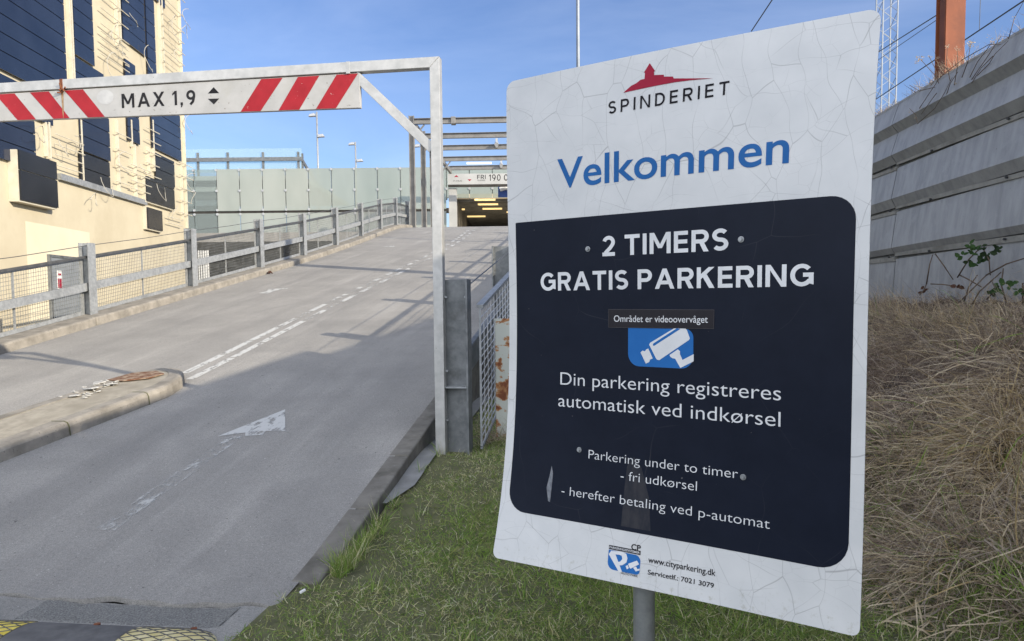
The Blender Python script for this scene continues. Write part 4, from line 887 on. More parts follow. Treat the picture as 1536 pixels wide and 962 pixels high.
for i, a in enumerate(seams):
    lo_ = zb_ - 1.0 if a < gar_x - 0.6 else z_open
    m = MB(); m.box((a, GY + 0.14, (lo_ + zt_) / 2), (0.07, 0.10, zt_ - lo_ + 0.1)); ml = m.build('mullion', M['galv_dull'], pk)
    m = MB()
    for z in (zt_ - 0.06, (zt_ + zm_) / 2, zm_ + 0.16, zm_ - 0.12, (zm_ + zb_) / 2, zb_ + 0.1):
        if z > lo_: m.tube([(a, GY - 0.06, z), (a, GY + 0.06, z)], 0.085, 8)
    m.build('glass_clamp', M['lamp_white'], ml)
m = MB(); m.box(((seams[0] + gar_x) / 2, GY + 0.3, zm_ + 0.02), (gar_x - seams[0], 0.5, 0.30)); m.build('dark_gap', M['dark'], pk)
xl = seams[0] - 12
m = MB(); m.box(((xl + gar_x) / 2, GY + 0.6, zb_ - 0.55), (gar_x - xl, 0.6, 0.35)); m.build('slab_edge', M['conc_wall'], pk)
m = MB()
for k_ in range(24): m.box(((xl + gar_x) / 2, GY + 0.7, 0.1 + k_ * 0.165), (gar_x - xl, 0.10, 0.10), (Vector((1, 0, 0)), Vector((0, .8, .6)), Vector((0, -.6, .8))))
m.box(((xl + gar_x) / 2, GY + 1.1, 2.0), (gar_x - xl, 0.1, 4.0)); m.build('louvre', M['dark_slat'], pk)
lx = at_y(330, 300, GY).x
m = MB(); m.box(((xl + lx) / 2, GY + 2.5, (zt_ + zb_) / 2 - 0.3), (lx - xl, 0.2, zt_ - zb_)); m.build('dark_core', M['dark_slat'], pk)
m = MB()
for z in (zm_ + 0.9, zt_ - 1.0, zb_ + 1.2): m.box(((xl + lx) / 2, GY + 2.2, z), (lx - xl, 0.3, 0.35))
m.build('storey_band', M['fascia'], pk)
rx = at_y(1500, 300, GY).x
# the lower level beyond the crest
m = MB(); m.box(((gar_x + rx) / 2, GY + 13, z_open + 0.18), (rx - gar_x, 26, 0.3)); m.build('garage_ceiling', M['ceil'], pk)
m = MB()
for k_ in range(30): m.box(((gar_x + rx) / 2, GY + 0.5 + k_ * 0.85, z_open - 0.06), (rx - gar_x, 0.10, 0.16))
m.build('ceiling_ribs', M['dark_slat'], pk)
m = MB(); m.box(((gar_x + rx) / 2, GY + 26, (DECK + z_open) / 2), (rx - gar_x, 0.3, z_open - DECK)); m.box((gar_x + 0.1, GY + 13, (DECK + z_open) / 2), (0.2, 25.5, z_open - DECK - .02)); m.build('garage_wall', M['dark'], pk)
for (xa, xb_, yy) in ((712, 743, 299.8), (684, 689, 307.5), (717, 747, 306.6), (684, 697, 314.2), (724, 753, 313.3), (701, 728, 324.8), (760, 790, 318), (775, 806, 304)):
    zc = z_open - 0.16; P = at_plane((xa + xb_) / 2, yy, (0, 0, zc), ZU); hw = (xb_ - xa) / 2 / F * P.y
    m = MB(); m.box((P.x, P.y, zc), (2 * hw, 0.24, 0.10)); m.build('strip_light', M['tube'], pk, bevel=0.01)
    pl_ = bpy.data.lights.new('strip_light_glow', 'POINT'); pl_.energy = 22; pl_.color = (1.0, 0.82, 0.55); pl_.shadow_soft_size = 0.5; plo = bpy.data.objects.new('strip_light_glow', pl_); COL.objects.link(plo); plo.parent = pk; plo.location = Vector((P.x, P.y, zc - 1.2)) - ORG[pk.name]
# roof rail on the left part
ry = GY + 1.5; zr0 = zt_; zr1 = at_y(380, 226, ry).z
m = MB(); x0, x1 = at_y(240, 240, ry).x, at_y(452, 240, ry).x; zc = at_y(400, 239, ry).z
m.box(((x0 + x1) / 2, ry, zc), (x1 - x0, 0.10, 0.26)); m.bar((x1, ry, zc), (at_y(481, 246, ry + 16).x, ry + 16, zc), 0.1, 0.26); m.build('roof_rail', M['galv_dull'], pk)
for px, dy in ((296, 0), (341, 0), (394, 0), (447, 0), (453, 0.6), (467, 8), (480, 16)):
    x = at_y(px, 240, ry + dy).x; m = MB(); m.box((x, ry + dy + 0.1, (zr0 + zr1) / 2 - 0.2), (0.14, 0.12, zr1 - zr0 + 0.2)); m.build('roof_rail_post', M['galv_dull'], pk)
m = MB(); m.box(((x0 + x1) / 2, ry + 0.12, (zr0 + zr1) / 2 + .1), (x1 - x0, 0.015, zr1 - zr0 + .1)); m.build('glass_balustrade', M['rail_glass'], pk)
m = MB(); m.box(((xl + x1) / 2, GY + 9, zt_ - 0.35), (x1 - xl, 15, 0.3)); m.build('roof_slab', M['conc_wall'], pk)

# ------------------------------------------------------------------ steel portal over the crest
PY = 36.6; q0 = at_y(620, 334, PY); PX0 = q0.x; PTOP = at_y(619, 178, PY).z; PAZ = R(2.6); PD = Vector((math.sin(PAZ), math.cos(PAZ), 0)); PL = Vector((math.cos(PAZ), -math.sin(PAZ), 0))
pt = thing('steel_portal', 'row of grey steel portal frames spanning the road at the crest of the ramp', 'portal frame', (PX0, PY, DECK))
PWID = 9.6; 
ds = [0, 3.3, 6.4, 9.8, 13.0]
for i, d_ in enumerate(ds):
    b0 = Vector((PX0, PY, 0)) + PD * d_
    for e in (b0, b0 + PL * PWID):
        if i == 4: continue
        m = MB(); m.ibeam(at(e, DECK - 0.6), at(e, PTOP + 0.12), 0.24, 0.24, 0.02, 0.02, PL); m.build('column', M['steel_grey'], pt)
    m = MB(); zb2 = PTOP - 0.14
    m.ibeam(at(b0 + PL * 0.13, zb2), at(b0 + PL * (PWID - 0.13), zb2), 0.2, 0.26, 0.02, 0.02, ZU); m.build('beam', M['steel_grey'], pt)
    if i < 4:
        m = MB(); m.bar(at(b0 + PL * 0.12, PTOP - 0.85), at(b0 + PL * 0.6, PTOP - 0.30), 0.06, 0.06); m.build('knee_brace', M['steel_grey'], pt)
m = MB(); m.bar(at(Vector((PX0, PY, 0)) + PL * 0.22, PTOP - 0.40), at(Vector((PX0, PY, 0)) + PD * 13 + PL * 0.22, PTOP - 0.40), 0.14, 0.2); m.build('side_beam', M['steel_grey'], pt)
for k_, (px, i) in enumerate(((680, 0), (745, 2), (752, 4))):
    y = PY + ds[i]; c = at_y(px, 178 + (0, 40, 74)[k_], y)
    if k_ == 0:
        m = MB(); m.box((c.x, y, PTOP - 0.13), (0.22, 0.36, 0.34)); m.build('clamp', M['steel_grey'], pt, bevel=0.02)
    else:
        m = MB(); m.box((c.x, y - 0.22, PTOP + 0.05), (0.12, 0.12, 0.5)); m.tube([(c.x, y - 0.22, PTOP + 0.05), (c.x, y - 0.6, PTOP - 0.1)], 0.11, 10); m.build('camera', M['lamp_white'], pt)
m = MB(); c = at_y(711, 242.5, PY + ds[3]); m.box((c.x + 0.3, PY + ds[3] + 0.2, PTOP - 0.36), (1.5, 0.16, 0.10)); m.build('strip_light', M['tube_white'], pt)
# counter sign hung in the portal
SY = 49.0
fa, fb = at_y(672, 270, SY), at_y(1010, 270, SY); z1, z0 = at_y(720, 261, SY).z, at_y(720, 277, SY).z
fs_ = thing('space_counter_sign', 'long grey sign band reading FRI 190 across the far end of the portal', 'sign', ((fa.x + fb.x) / 2, SY, z0))
m = MB(); m.box(((fa.x + fb.x) / 2, SY, (z0 + z1) / 2), (fb.x - fa.x, 0.2, z1 - z0)); m.build('band', M['fascia'], fs_)
m = MB(); m.box(((fa.x + fb.x) / 2, SY + 0.02, z0 - 0.08), (fb.x - fa.x, 0.2, 0.13)); m.build('lower_edge', M['dark'], fs_)
def fsurf(s, t, off): return Vector((s, SY - 0.1 - off, t))
def fx(px): return at_y(px, 270, SY).x
def fz(py): return at_y(715, py, SY).z
caps('counter_lettering', 'FRI', M['bar_black'], fs_, fsurf, fx(716), fx(728.6), fz(269.3), fz(263) - fz(269.3), 0.14, 0.006, gap=0.22, cell=0)
words('counter_lettering', 'PLADSER', M['dark_slat'], fs_, fsurf, fx(716.5), fx(728), fz(272.2), fz(270.4) - fz(272.2), 0.006, cell=0)
caps('counter_lettering', '190', M['bar_black'], fs_, fsurf, fx(733.5), fx(751), fz(272), fz(262.5) - fz(272), 0.13, 0.006, gap=0.26, cell=0)
caps('counter_lettering', '0', M['bar_black'], fs_, fsurf, fx(756), fx(762), fz(272), fz(262.5) - fz(272), 0.13, 0.006, cell=0)
flat('arrow_symbol', M['let_red'], fs_, fsurf, [[(fx(681.5), fz(265.8)), (fx(688), fz(265.8)), (fx(684.8), fz(263))]], 0.006, 0)
flat('arrow_symbol', M['let_red'], fs_, fsurf, [[(fx(701.5), fz(269.5)), (fx(707.5), fz(269.5)), (fx(704.5), fz(272.2))]], 0.006, 0)
words('level_lettering', 'P-HUS', M['dark_slat'], fs_, fsurf, fx(680.5), fx(693), fz(272.8), fz(270.6) - fz(272.8), 0.006, cell=0)
for x in (fx(676), fx(900)):
    m = MB(); m.box((x + 0.1, SY + 0.3, (DECK + z0 - 0.2) / 2), (0.5, 0.4, z0 - 0.2 - DECK)); m.build('pier', M['conc_wall'], fs_)
m = MB(); P0 = at_y(747, 278.5, 50.4); P1 = at_y(785, 296, 50.4); m.box(((P0.x + P1.x) / 2, 50.4, (P0.z + P1.z) / 2), (P1.x - P0.x, 0.1, P0.z - P1.z)); 
bs = thing('blue_sign', 'small blue sign board hanging under the grey counter band', 'sign', ((P0.x + P1.x) / 2, 50.4, P1.z)); m.build('board', M['sign_blue'], bs)
m = MB(); c = Vector(((P0.x * 0.72 + P1.x * 0.28), 50.33, (P0.z * 0.72 + P1.z * 0.28))); m.tube([c + Vector((-0.35, 0, -0.05)), c + Vector((0, 0, 0.08)), c + Vector((0.4, 0, -0.02))], [0.14, 0.17, 0.10], 8); m.build('emblem', M['white'], bs)

# ------------------------------------------------------------------ lamp posts, masts, wires
def lamp(px, pytop, y, heads, label, r=0.075):
    top = at_y(px, pytop, y); t = thing('lamp_post', label, 'lamp post', (top.x, y, DECK), 'lamp posts on the upper deck')
    m = MB(); m.tube([(top.x, y, DECK - 0.3), (top.x, y, top.z)], [r * 1.3, r], 8); m.build('pole', M['galv'], t, smooth=True)
    for hx, hy in heads:
        h = at_y(hx, hy, y); sg = 1 if hx > px else -1; L_ = abs(h.x - top.x)
        m = MB(); zc = h.z; x0 = top.x + sg * 0.05; x1 = h.x
        m.bar((x0, y, zc + 0.08), (h.x, y, zc + 0.08), 0.09, 0.09); m.hexa([(h.x - 0.32, y - 0.2, zc - 0.14), (h.x + 0.32, y - 0.2, zc - 0.10), (h.x + 0.32, y + 0.2, zc - 0.10), (h.x - 0.32, y + 0.2, zc - 0.14)], [(h.x - 0.24, y - 0.15, zc + 0.06), (h.x + 0.16, y - 0.15, zc + 0.16), (h.x + 0.16, y + 0.15, zc + 0.16), (h.x - 0.24, y + 0.15, zc + 0.06)])
        m.build('lamp_head', M['lamp_white'], t, bevel=0.04)
lamp(475, 168, 66, [(468.5, 173), (481.5, 204)], 'left grey lamp post with two heads rising above the frosted glass')
lamp(533, 213, 74, [(527.5, 216), (540, 241)], 'lower lamp post with two heads standing just left of the portal')
lamp(632, 216, 70, [(625, 219)], 'lamp post half hidden behind the brace of the height gate', 0.06)
m = MB(); P = at_y(867, 60, 24); m.tube([(P.x, 24, -0.2), (P.x, 24, 9), (P.x, 24, 18)], [0.075, 0.055, 0.045], 12); tag(m.build('tall_pole', M['mast'], smooth=True), 'tall plain grey pole rising behind the top edge of the white sign', 'pole')
# red steel pillar behind the barrier
rpx0, rpx1 = at_y(1418, 60, 12.2).x, at_y(1447, 60, 12.2).x; rw = rpx1 - rpx0
t = thing('steel_pillar', 'rust red steel pillar rising behind the zinc barrier', 'pillar', ((rpx0 + rpx1) / 2, 12.2, 1.3))
m = MB(); xm = (rpx0 + rpx1) / 2; m.box((xm, 12.2, 5.2), (rw, 0.012, 8.4)); m.box((xm, 12.48, 5.2), (rw, 0.012, 8.4)); m.box((xm, 12.34, 5.2), (0.014, 0.266, 8.38)); m.build('column', M['corten'], t)
m = MB(); m.box((rpx0 - 0.008, 12.28, 5.2), (0.012, 0.14, 8.36)); m.build('edge_angle', M['corten_dark'], t)
t2x = 8.6
m = MB(); m.box((t2x, 17.5, 4.6), (rw, 0.02, 9.6)); m.box((t2x, 17.8, 4.6), (rw, 0.02, 9.6)); m.box((t2x, 17.65, 4.6), (0.02, 0.28, 9.58))
# lattice mast
MY = 46; a0, a1 = at_y(1323.5, 80, MY).x, at_y(1345.5, 80, MY).x; mw = a1 - a0
t = thing('lattice_mast', 'slim grey lattice mast standing far behind the barrier right of the sign', 'mast', ((a0 + a1) / 2, MY, 0))
ztop = 30
for (x, y) in ((a0, MY), (a1, MY), (a0, MY + mw), (a1, MY + mw)):
    m = MB(); m.bar((x, y, -0.2), (x, y, ztop), 0.065, 0.065); m.build('leg', M['mast'], t)
m = MB(); z = 2.0; k_ = 0
while z < ztop - 1:
    for (p, q) in (((a0, MY), (a1, MY)), ((a1, MY), (a1, MY + mw)), ((a1, MY + mw), (a0, MY + mw)), ((a0, MY + mw), (a0, MY))):
        if k_ % 2: p, q = q, p
        m.bar((*p, z), (*q, z + 0.62), 0.026, 0.026)
    z += 0.62; k_ += 1
m.build('lacing', M['mast'], t)
def wire(p, q, r, label, sag=0.0, name='overhead_wire', grp='overhead railway wires'):
    P, Q = Vector(p), Vector(q); pts = [P.lerp(Q, i / 10) - Vector((0, 0, sag * 4 * (i / 10) * (1 - i / 10))) for i in range(11)]
    m = MB(); m.tube(pts, r, 5); tag(m.build(name, M['wire']), label, 'wire', grp)
def pxy(px, py, y): return tuple(at_y(px, py, y))
c4 = lambda x, y: (1280 + x / 3.4375, y / 3.4375)
wire(pxy(*c4(-150, 445), 40), pxy(*c4(900, -218), 15), 0.016, 'thin dark wire crossing the top of the red pillar')
wire(pxy(*c4(-150, 500), 40), pxy(*c4(900, -218), 16), 0.010, 'faint wire just below the wire at the pillar top')
wire(pxy(*c4(-150, 690), 40), pxy(*c4(900, -10), 15), 0.016, 'dark wire rising right of the red pillar with a thin dropper')
wire(pxy(*c4(650, 152), 18), pxy(*c4(657, -60), 18), 0.007, 'thin vertical dropper hanging above the barrier right of the pillar', 0, 'dropper_wire')
wire(pxy(1127, 47, 30), pxy(1180, -33, 26), 0.022, 'single dark cable slanting up above the middle of the sign top', 0, 'guy_wire')

# ------------------------------------------------------------------ zinc noise barrier on the embankment
wy = lambda px, py: at_plane(px, py, WN * W0, WN)
zz = [wy(1536, y).z for y in (46.5, 89, 105, 150, 167, 176, 238, 256, 265, 338, 350, 361, 441)]
bw = thing('noise_barrier', 'tall grey zinc barrier of ribbed horizontal cassettes on top of the grassy bank', 'barrier', WN * W0 + WD * 8)
SLOPE = -0.015
yref = wy(1536, 200).y
def WP(d, o, z): return WN * (W0 - o) + WD * d + Vector((0, 0, z + SLOPE * (d - yref)))
TOPX = 0.21   # added height on the unseen near end, lengthens its shade on the road
prof = [(zz[0], 0.02, zz[1], 0.10, zz[2], 0.02), (zz[2], 0.02, zz[3], 0.10, zz[4], 0.03), (zz[5], 0.02, zz[6], 0.085, zz[7], 0.03), (zz[8], 0.02, zz[9], 0.075, zz[10], 0.03), (zz[11], 0.02, zz[12] - 0.1, 0.055, zz[12] - 0.2, 0.02)]
ledges = [(zz[4], zz[5]), (zz[7], zz[8]), (zz[10], zz[11])]
d_seam = wy(1350, 200).dot(WD); seg = 3.9
d0 = d_seam
edges_ = [d_seam + seg * k_ for k_ in range(-4, 9)]
for k_, (da, db) in enumerate(zip(edges_[:-1], edges_[1:])):
    a, b = da + 0.006, db - 0.006; m = MB()
    for (z1, o1, z0, o0, zc, oc) in (prof + ([(zz[0] + TOPX, 0.02, zz[0] + 0.04, 0.06, zz[0] + 0.0, 0.02)] if db < 6.3 else [])):
        m.add([WP(a, o1, z1), WP(b, o1, z1), WP(b, o0, z0), WP(a, o0, z0), WP(a, oc, zc), WP(b, oc, zc)], [(0, 3, 2, 1), (3, 4, 5, 2)])
    m.keep = True; sh = m.build('cassette', M['barrier'], bw)
    m = MB()
    for z1, z0 in ledges: m.box((WP(a, 0.015, z1) + WP(b, 0.015, z0)) / 2, ((b - a), 0.04, (z1 - z0) - 0.010), (WD, WN, ZU))
    m.build('ledge', M['barrier_ledge'], sh)
    m = MB()
    for z1, z0 in ledges:
        for dd in (0.10, 1.6, 3.0):
            c = WP(a + dd, 0.045, (z1 + z0) / 2); m.tube([c, c - WN * 0.02], 0.013, 6)
    m.build('rivet', M['wire'], sh)
m = MB(); m.hexa([WP(edges_[0], -0.12, 0.9), WP(edges_[-1], -0.12, 0.9), WP(edges_[-1], -0.005, 0.9), WP(edges_[0], -0.005, 0.9)], [WP(edges_[0], -0.12, zz[0] - 0.01), WP(edges_[-1], -0.12, zz[0] - 0.01), WP(edges_[-1], -0.005, zz[0] - 0.01), WP(edges_[0], -0.005, zz[0] - 0.01)]); m.build('backing', M['galv_dull'], bw)
m = MB(); m.hexa([WP(edges_[0], -0.13, zz[0] - .005), WP(edges_[-1], -0.13, zz[0] - .005), WP(edges_[-1], 0.024, zz[0] - .005), WP(edges_[0], 0.024, zz[0] - .005)], [WP(edges_[0], -0.13, zz[0] + 0.02), WP(edges_[-1], -0.13, zz[0] + 0.02), WP(edges_[-1], 0.024, zz[0] + 0.02), WP(edges_[0], 0.024, zz[0] + 0.02)]); m.build('coping', M['barrier'], bw)

# ------------------------------------------------------------------ speed bump pieces, debris
def bump_piece(u0, u1, mat, label, round_end=0, hatch=False):
    v0_, v1_, hh = 3.02, 3.44, 0.05; nu_, nv_ = 16, 12; t = None
    vcen = (v0_ + v1_) / 2; hw = (v1_ - v0_) / 2; P = []
    for i in range(nu_ + 1):
        u = u0 + (u1 - u0) * i / nu_
        k = 1.0
        if round_end: 
            x = (u - (u1 - hw)) / hw; k = math.sqrt(max(0.0, 1 - x * x)) if x > 0 else 1.0
        for j in range(nv_ + 1):
            a = -1 + 2 * j / nv_; p = RP(u, vcen + a * hw * max(k, 0.02)); hgt = hh * (1 - abs(a) ** 2.4) * (k ** 0.6) + 0.001; P.append((p.x, p.y, hgt - 0.004))
    m = MB(); m.keep = True; m.add(P, [(i * (nv_ + 1) + j, (i + 1) * (nv_ + 1) + j, (i + 1) * (nv_ + 1) + j + 1, i * (nv_ + 1) + j + 1) for i in range(nu_) for j in range(nv_)])
    c = RP((u0 + u1) / 2, vcen); t = thing('speed_bump', label, 'speed bump', (c.x, c.y, -0.005), 'speed bump sections across the entry lane')
    m.build('body', mat, t, smooth=True)
    def Hh(u, v):
        a = (v - vcen) / hw; k = 1.0
        if round_end:
            x = (u - (u1 - hw)) / hw; k = math.sqrt(max(1e-4, 1 - x * x)) if x > 0 else 1.0
        a = a / max(k, .02); return hh * (1 - min(1, abs(a)) ** 2.4) * (k ** 0.6) + 0.001 - 0.0035 if abs(a) < 0.97 else None
    if hatch:
        m = MB(); sp = 0.055
        for sgn in (1, -1):
            for k_ in range(-12, 24):
                prev = None
                for i in range(30):
                    u = u0 + (u1 - u0) * i / 29; v = vcen + sgn * (u - u0) * 0.55 + k_ * sp - 0.3; h_ = Hh(u, v) if v0_ + .012 < v < v1_ - .012 else None
                    if h_ is None: prev = None; continue
                    p = RP(u, v); p = Vector((p.x, p.y, h_ + 0.0015)); 
                    if prev is not None: m.bar(prev, p, 0.0032, 0.003)
                    prev = p
        if m.v: m.build('grip_rib', M['bump_black'], t)
    m = MB(); p = RP((u0 + u1) / 2 + 0.05, v1_ - 0.06); h_ = Hh((u0 + u1) / 2 + 0.05, v1_ - 0.06)
    if h_: m.tube([(p.x, p.y, h_ - 0.01), (p.x, p.y, h_ + 0.006)], 0.016, 8); m.build('bolt', M['rust'], t)
bump_piece(-2.24, -1.80, M['bump_pale'], 'faded yellow rounded end piece of the speed bump nearest the lawn', 1, True)
bump_piece(-2.80, -2.245, M['bump_black'], 'dusty black rubber section between the two yellow speed bump pieces')
bump_piece(-3.36, -2.805, M['bump_yellow'], 'yellow speed bump section at the lower left corner', 0, True)
def shard(c, r, th, mat, name, label, cat, n=7, tilt=0.2, grp=None):
    m = MB(); P = []; 
    for i in range(n):
        a = 6.283 * i / n + rng.uniform(-.3, .3); rr = r * rng.uniform(0.55, 1.1); P.append(Vector((rr * math.cos(a), rr * 0.7 * math.sin(a), 0)))
    rot = Matrix.Rotation(rng.uniform(-tilt, tilt), 3, 'X') @ Matrix.Rotation(rng.uniform(-tilt, tilt), 3, 'Y') @ Matrix.Rotation(rng.uniform(0, 6), 3, 'Z'); P = [rot @ p for p in P]
    lo_ = [c + p for p in P]; hi = [c + p * 0.93 + Vector((0, 0, th)) for p in P]; m.add(lo_ + hi, [tuple(range(n - 1, -1, -1)), tuple(range(n, 2 * n))] + [(i, (i + 1) % n, n + (i + 1) % n, n + i) for i in range(n)])
    return tag(m.build(name, mat), label, cat, grp)
dbs = [(-5.40, 7.45, .16, 'largest flat piece of white plaster rubble on the island'), (-5.28, 7.62, .13, 'broken white plaster piece next to the rusty sheet on the island'), (-5.47, 7.68, .11, 'white plaster fragment at the far left rim of the island'), (-5.38, 7.18, .09, 'small plaster fragment on the near side of the rubble')]
for u, v, r, lb in dbs: shard(RP(u, v, 0.137), r * 0.9, 0.010, M['plaster'], 'plaster_fragment', lb, 'rubble', grp='plaster rubble on the traffic island')
for i in range(34):
    shard(RP(-5.38 + rng.uniform(-.16, .16), 7.45 + rng.uniform(-.4, .35), 0.132), rng.uniform(.012, .04), 0.008, M['plaster'], 'plaster_crumb', 'small crumb of white plaster scattered around the island rubble', 'rubble', 6, grp='plaster crumbs on the island')
m = MB(); m.keep = True; P = [(-5.44, 7.78), (-5.22, 7.74), (-4.99, 7.86), (-4.93, 8.04), (-5.10, 8.17), (-5.33, 8.06)]; q = [RP(u, v, 0.136) for u, v in P]; q2 = [p + Vector((0, 0, 0.006 + rng.uniform(0, .008))) for p in q]
m.add(q + q2, [tuple(range(6, 12))] + [(i, (i + 1) % 6, 6 + (i + 1) % 6, 6 + i) for i in range(6)]); tag(m.build('rusty_sheet', M['rust_sand']), 'flat rusty steel sheet lying at the nose of the island', 'metal sheet')
p = RP(-1.60, 3.78); m = MB(); c = Vector((p.x, p.y, terr(p.x, p.y) + 0.055)); m.tube([c, c + Vector((0.018, 0.024, 0.004))], 0.008, 8); tag(m.build('paper_scrap', M['butt']), 'tiny white scrap lying in the grass near the kerb end', 'litter')
p = RP(-8.17, 18.0, 0.03); m = MB()
for k_ in range(3): a = k_ * 2.1; m.tube([p + Vector((.07 * math.cos(a), .07 * math.sin(a), -.02)), p + Vector((.02 * math.cos(a), .02 * math.sin(a), .03)), p + Vector((-.06 * math.cos(a), -.06 * math.sin(a), .0))], [.01, .025, .01], 6)
tag(m.build('crumpled_litter', M['bramble_red'], smooth=True), 'crumpled brown litter lying against the left kerb', 'litter')
# white slatted screen behind the fence
sy = 33.0; xa, xb_ = at_y(287, 400, sy).x, at_y(314, 400, sy).x; zt2 = at_y(300, 376, sy).z
t = thing('slatted_screen', 'white slatted screen standing behind the left fence by the building corner', 'screen', ((xa + xb_) / 2, sy, 0)); n_s = 8
for i in range(n_s):
    m = MB(); m.box((xa + (xb_ - xa) * (i + .5) / n_s, sy, zt2 / 2), ((xb_ - xa) / n_s * 0.6, 0.04, zt2)); m.build('slat', M['white'], t)
m = MB()
for z in (0.6, zt2 * 0.5, zt2 - 0.25): m.box(((xa + xb_) / 2, sy + 0.05, z), (xb_ - xa, 0.05, 0.1))
m.build('rail', M['galv_dull'], t)

# ------------------------------------------------------------------ grass and plants
def strands(name, root, dirv, length, width, bend, nseg, mat_idx, mats, tip=0.15, kind='stuff', up_face=False, parent=None, curl=0.0):
    n = len(root); t = np.linspace(0, 1, nseg + 1)[None, :, None]
    P = root[:, None, :] + dirv[:, None, :] * length[:, None, None] * t + bend[:, None, :] * (t ** 2)
    if curl:
        c1, c2 = nrng.normal(size=(n, 1, 3)), nrng.normal(size=(n, 1, 3)); fq = nrng.uniform(2.0, 6.5, (n, 1, 1)); ph = nrng.uniform(0, 6.28, (n, 1, 1))
        P = P + (c1 * (np.sin(fq * t + ph) - np.sin(ph)) + c2 * (np.cos(fq * 1.3 * t + ph) - np.cos(ph))) * length[:, None, None] * curl
    side = np.cross(dirv, nrng.normal(size=(n, 3))); side /= np.linalg.norm(side, axis=1, keepdims=True) + 1e-9
    w = (width[:, None, None] * (1 - (1 - tip) * t ** 1.5)) * 0.5
    V = np.stack([P - side[:, None, :] * w, P + side[:, None, :] * w], 2).reshape(-1, 3)
    base = (np.arange(n) * (nseg + 1) * 2)[:, None] + (np.arange(nseg) * 2)[None, :]
    Fq = np.stack([base, base + 1, base + 3, base + 2], -1).reshape(-1, 4)
    me = bpy.data.meshes.new(name); c0 = np.array([V[:, 0].mean(), V[:, 1].mean(), V[:, 2].min()]) if parent is None else np.array(ORG[parent.name]); V = V - c0
    me.vertices.add(len(V)); me.vertices.foreach_set('co', V.astype(np.float32).ravel())
    me.loops.add(Fq.size); me.loops.foreach_set('vertex_index', Fq.astype(np.int32).ravel())
    me.polygons.add(len(Fq)); me.polygons.foreach_set('loop_start', np.arange(0, Fq.size, 4, dtype=np.int32)); 
    for m_ in mats: me.materials.append(m_)
    me.polygons.foreach_set('material_index', np.repeat(mat_idx, nseg).astype(np.int32)); me.polygons.foreach_set('use_smooth', np.ones(len(Fq), dtype=bool))
    me.update(calc_edges=True); me.validate()
    o = bpy.data.objects.new(name, me); COL.objects.link(o)
    if parent is None: o.location = c0
    else: o.parent = parent; ORG[o.name] = ORG[parent.name]
    if kind: o['kind'] = kind
    return o
def vn(f, xy): return np.array([f(a, b) for a, b in xy])
def lawn_pts(n, y0, y1):
    out = []
    while len(out) < n:
        y = y0 + (y1 - y0) * rng.random() ** 1.5; x = rng.uniform(-2.0, 2.6); u, v = UV(x, y)
        ue = U_KR + 0.01 if v < 4.0 else U_KR + 0.17 + 0.12 * smooth(5.15, 5.7, v)
        if v > 4.3 and v < 5.4: ue += 0.02
        if u < ue + 0.03 * math.sin(v * 9): continue
        if W0 - (x * WN.x + y * WN.y) < 1.8: continue
        px_edge = u - ue
        bare = math.sin(x * 5.3 + 1.7) * math.sin(y * 4.1 + 0.6 * math.sin(x * 3)) 
        dens = 0.52 + 0.48 * smooth(-0.55, 0.35, bare)
        if px_edge < 0.45: dens *= 0.22 + 0.78 * smooth(0.0, 0.45, px_edge + 0.18 * math.sin(v * 7))
        if rng.random() > dens: continue
        out.append((x, y))
    return out
xy = lawn_pts(175000, 2.9, 9.5); A_ = np.array(xy); n = len(A_)
root = np.column_stack([A_, vn(terr, xy) - 0.004])
dv = nrng.normal(size=(n, 3)) * np.array([0.75, 0.75, 0.12]); dv[:, 2] += 0.62; dv /= np.linalg.norm(dv, axis=1, keepdims=True)
patch = np.array([math.sin(a * 2.1 + 0.9 * math.sin(b * 1.7)) + 0.7 * math.sin(b * 2.9 + a * 1.3) for a, b in xy])
ln = nrng.uniform(0.022, 0.062, n) * (1 + 0.25 * patch.clip(-1, 1)); bd_ = nrng.normal(size=(n, 3)) * 0.018; bd_[:, 2] -= nrng.uniform(0.004, 0.02, n)
r_ = nrng.random(n) - 0.10 * patch
mi = np.where(r_ < 0.36, 0, np.where(r_ < 0.64, 1, np.where(r_ < 0.84, 2, 3)))
strands('lawn_grass', root, dv, ln, nrng.uniform(0.003, 0.0055, n), bd_, 3, mi, GR)
far_xy = []
while len(far_xy) < 26000:
    y = rng.uniform(9.0, 19.0); x = rng.uniform(0.2, 4.5); u, v = UV(x, y)
    if u > U_KR + 0.7 and W0 - (x * WN.x + y * WN.y) > 1.6: far_xy.append((x, y))
n = len(far_xy); root = np.column_stack([np.array(far_xy), vn(terr, far_xy)]); dv = nrng.normal(size=(n, 3)) * np.array([.7, .7, .1]); dv[:, 2] += .7; dv /= np.linalg.norm(dv, axis=1, keepdims=True); bd_ = nrng.normal(size=(n, 3)) * .02
strands('lawn_grass', root, dv, nrng.uniform(.05, .10, n), nrng.uniform(.006, .011, n), bd_, 2, nrng.choice([0, 0, 1, 1, 2, 3], n), GR)
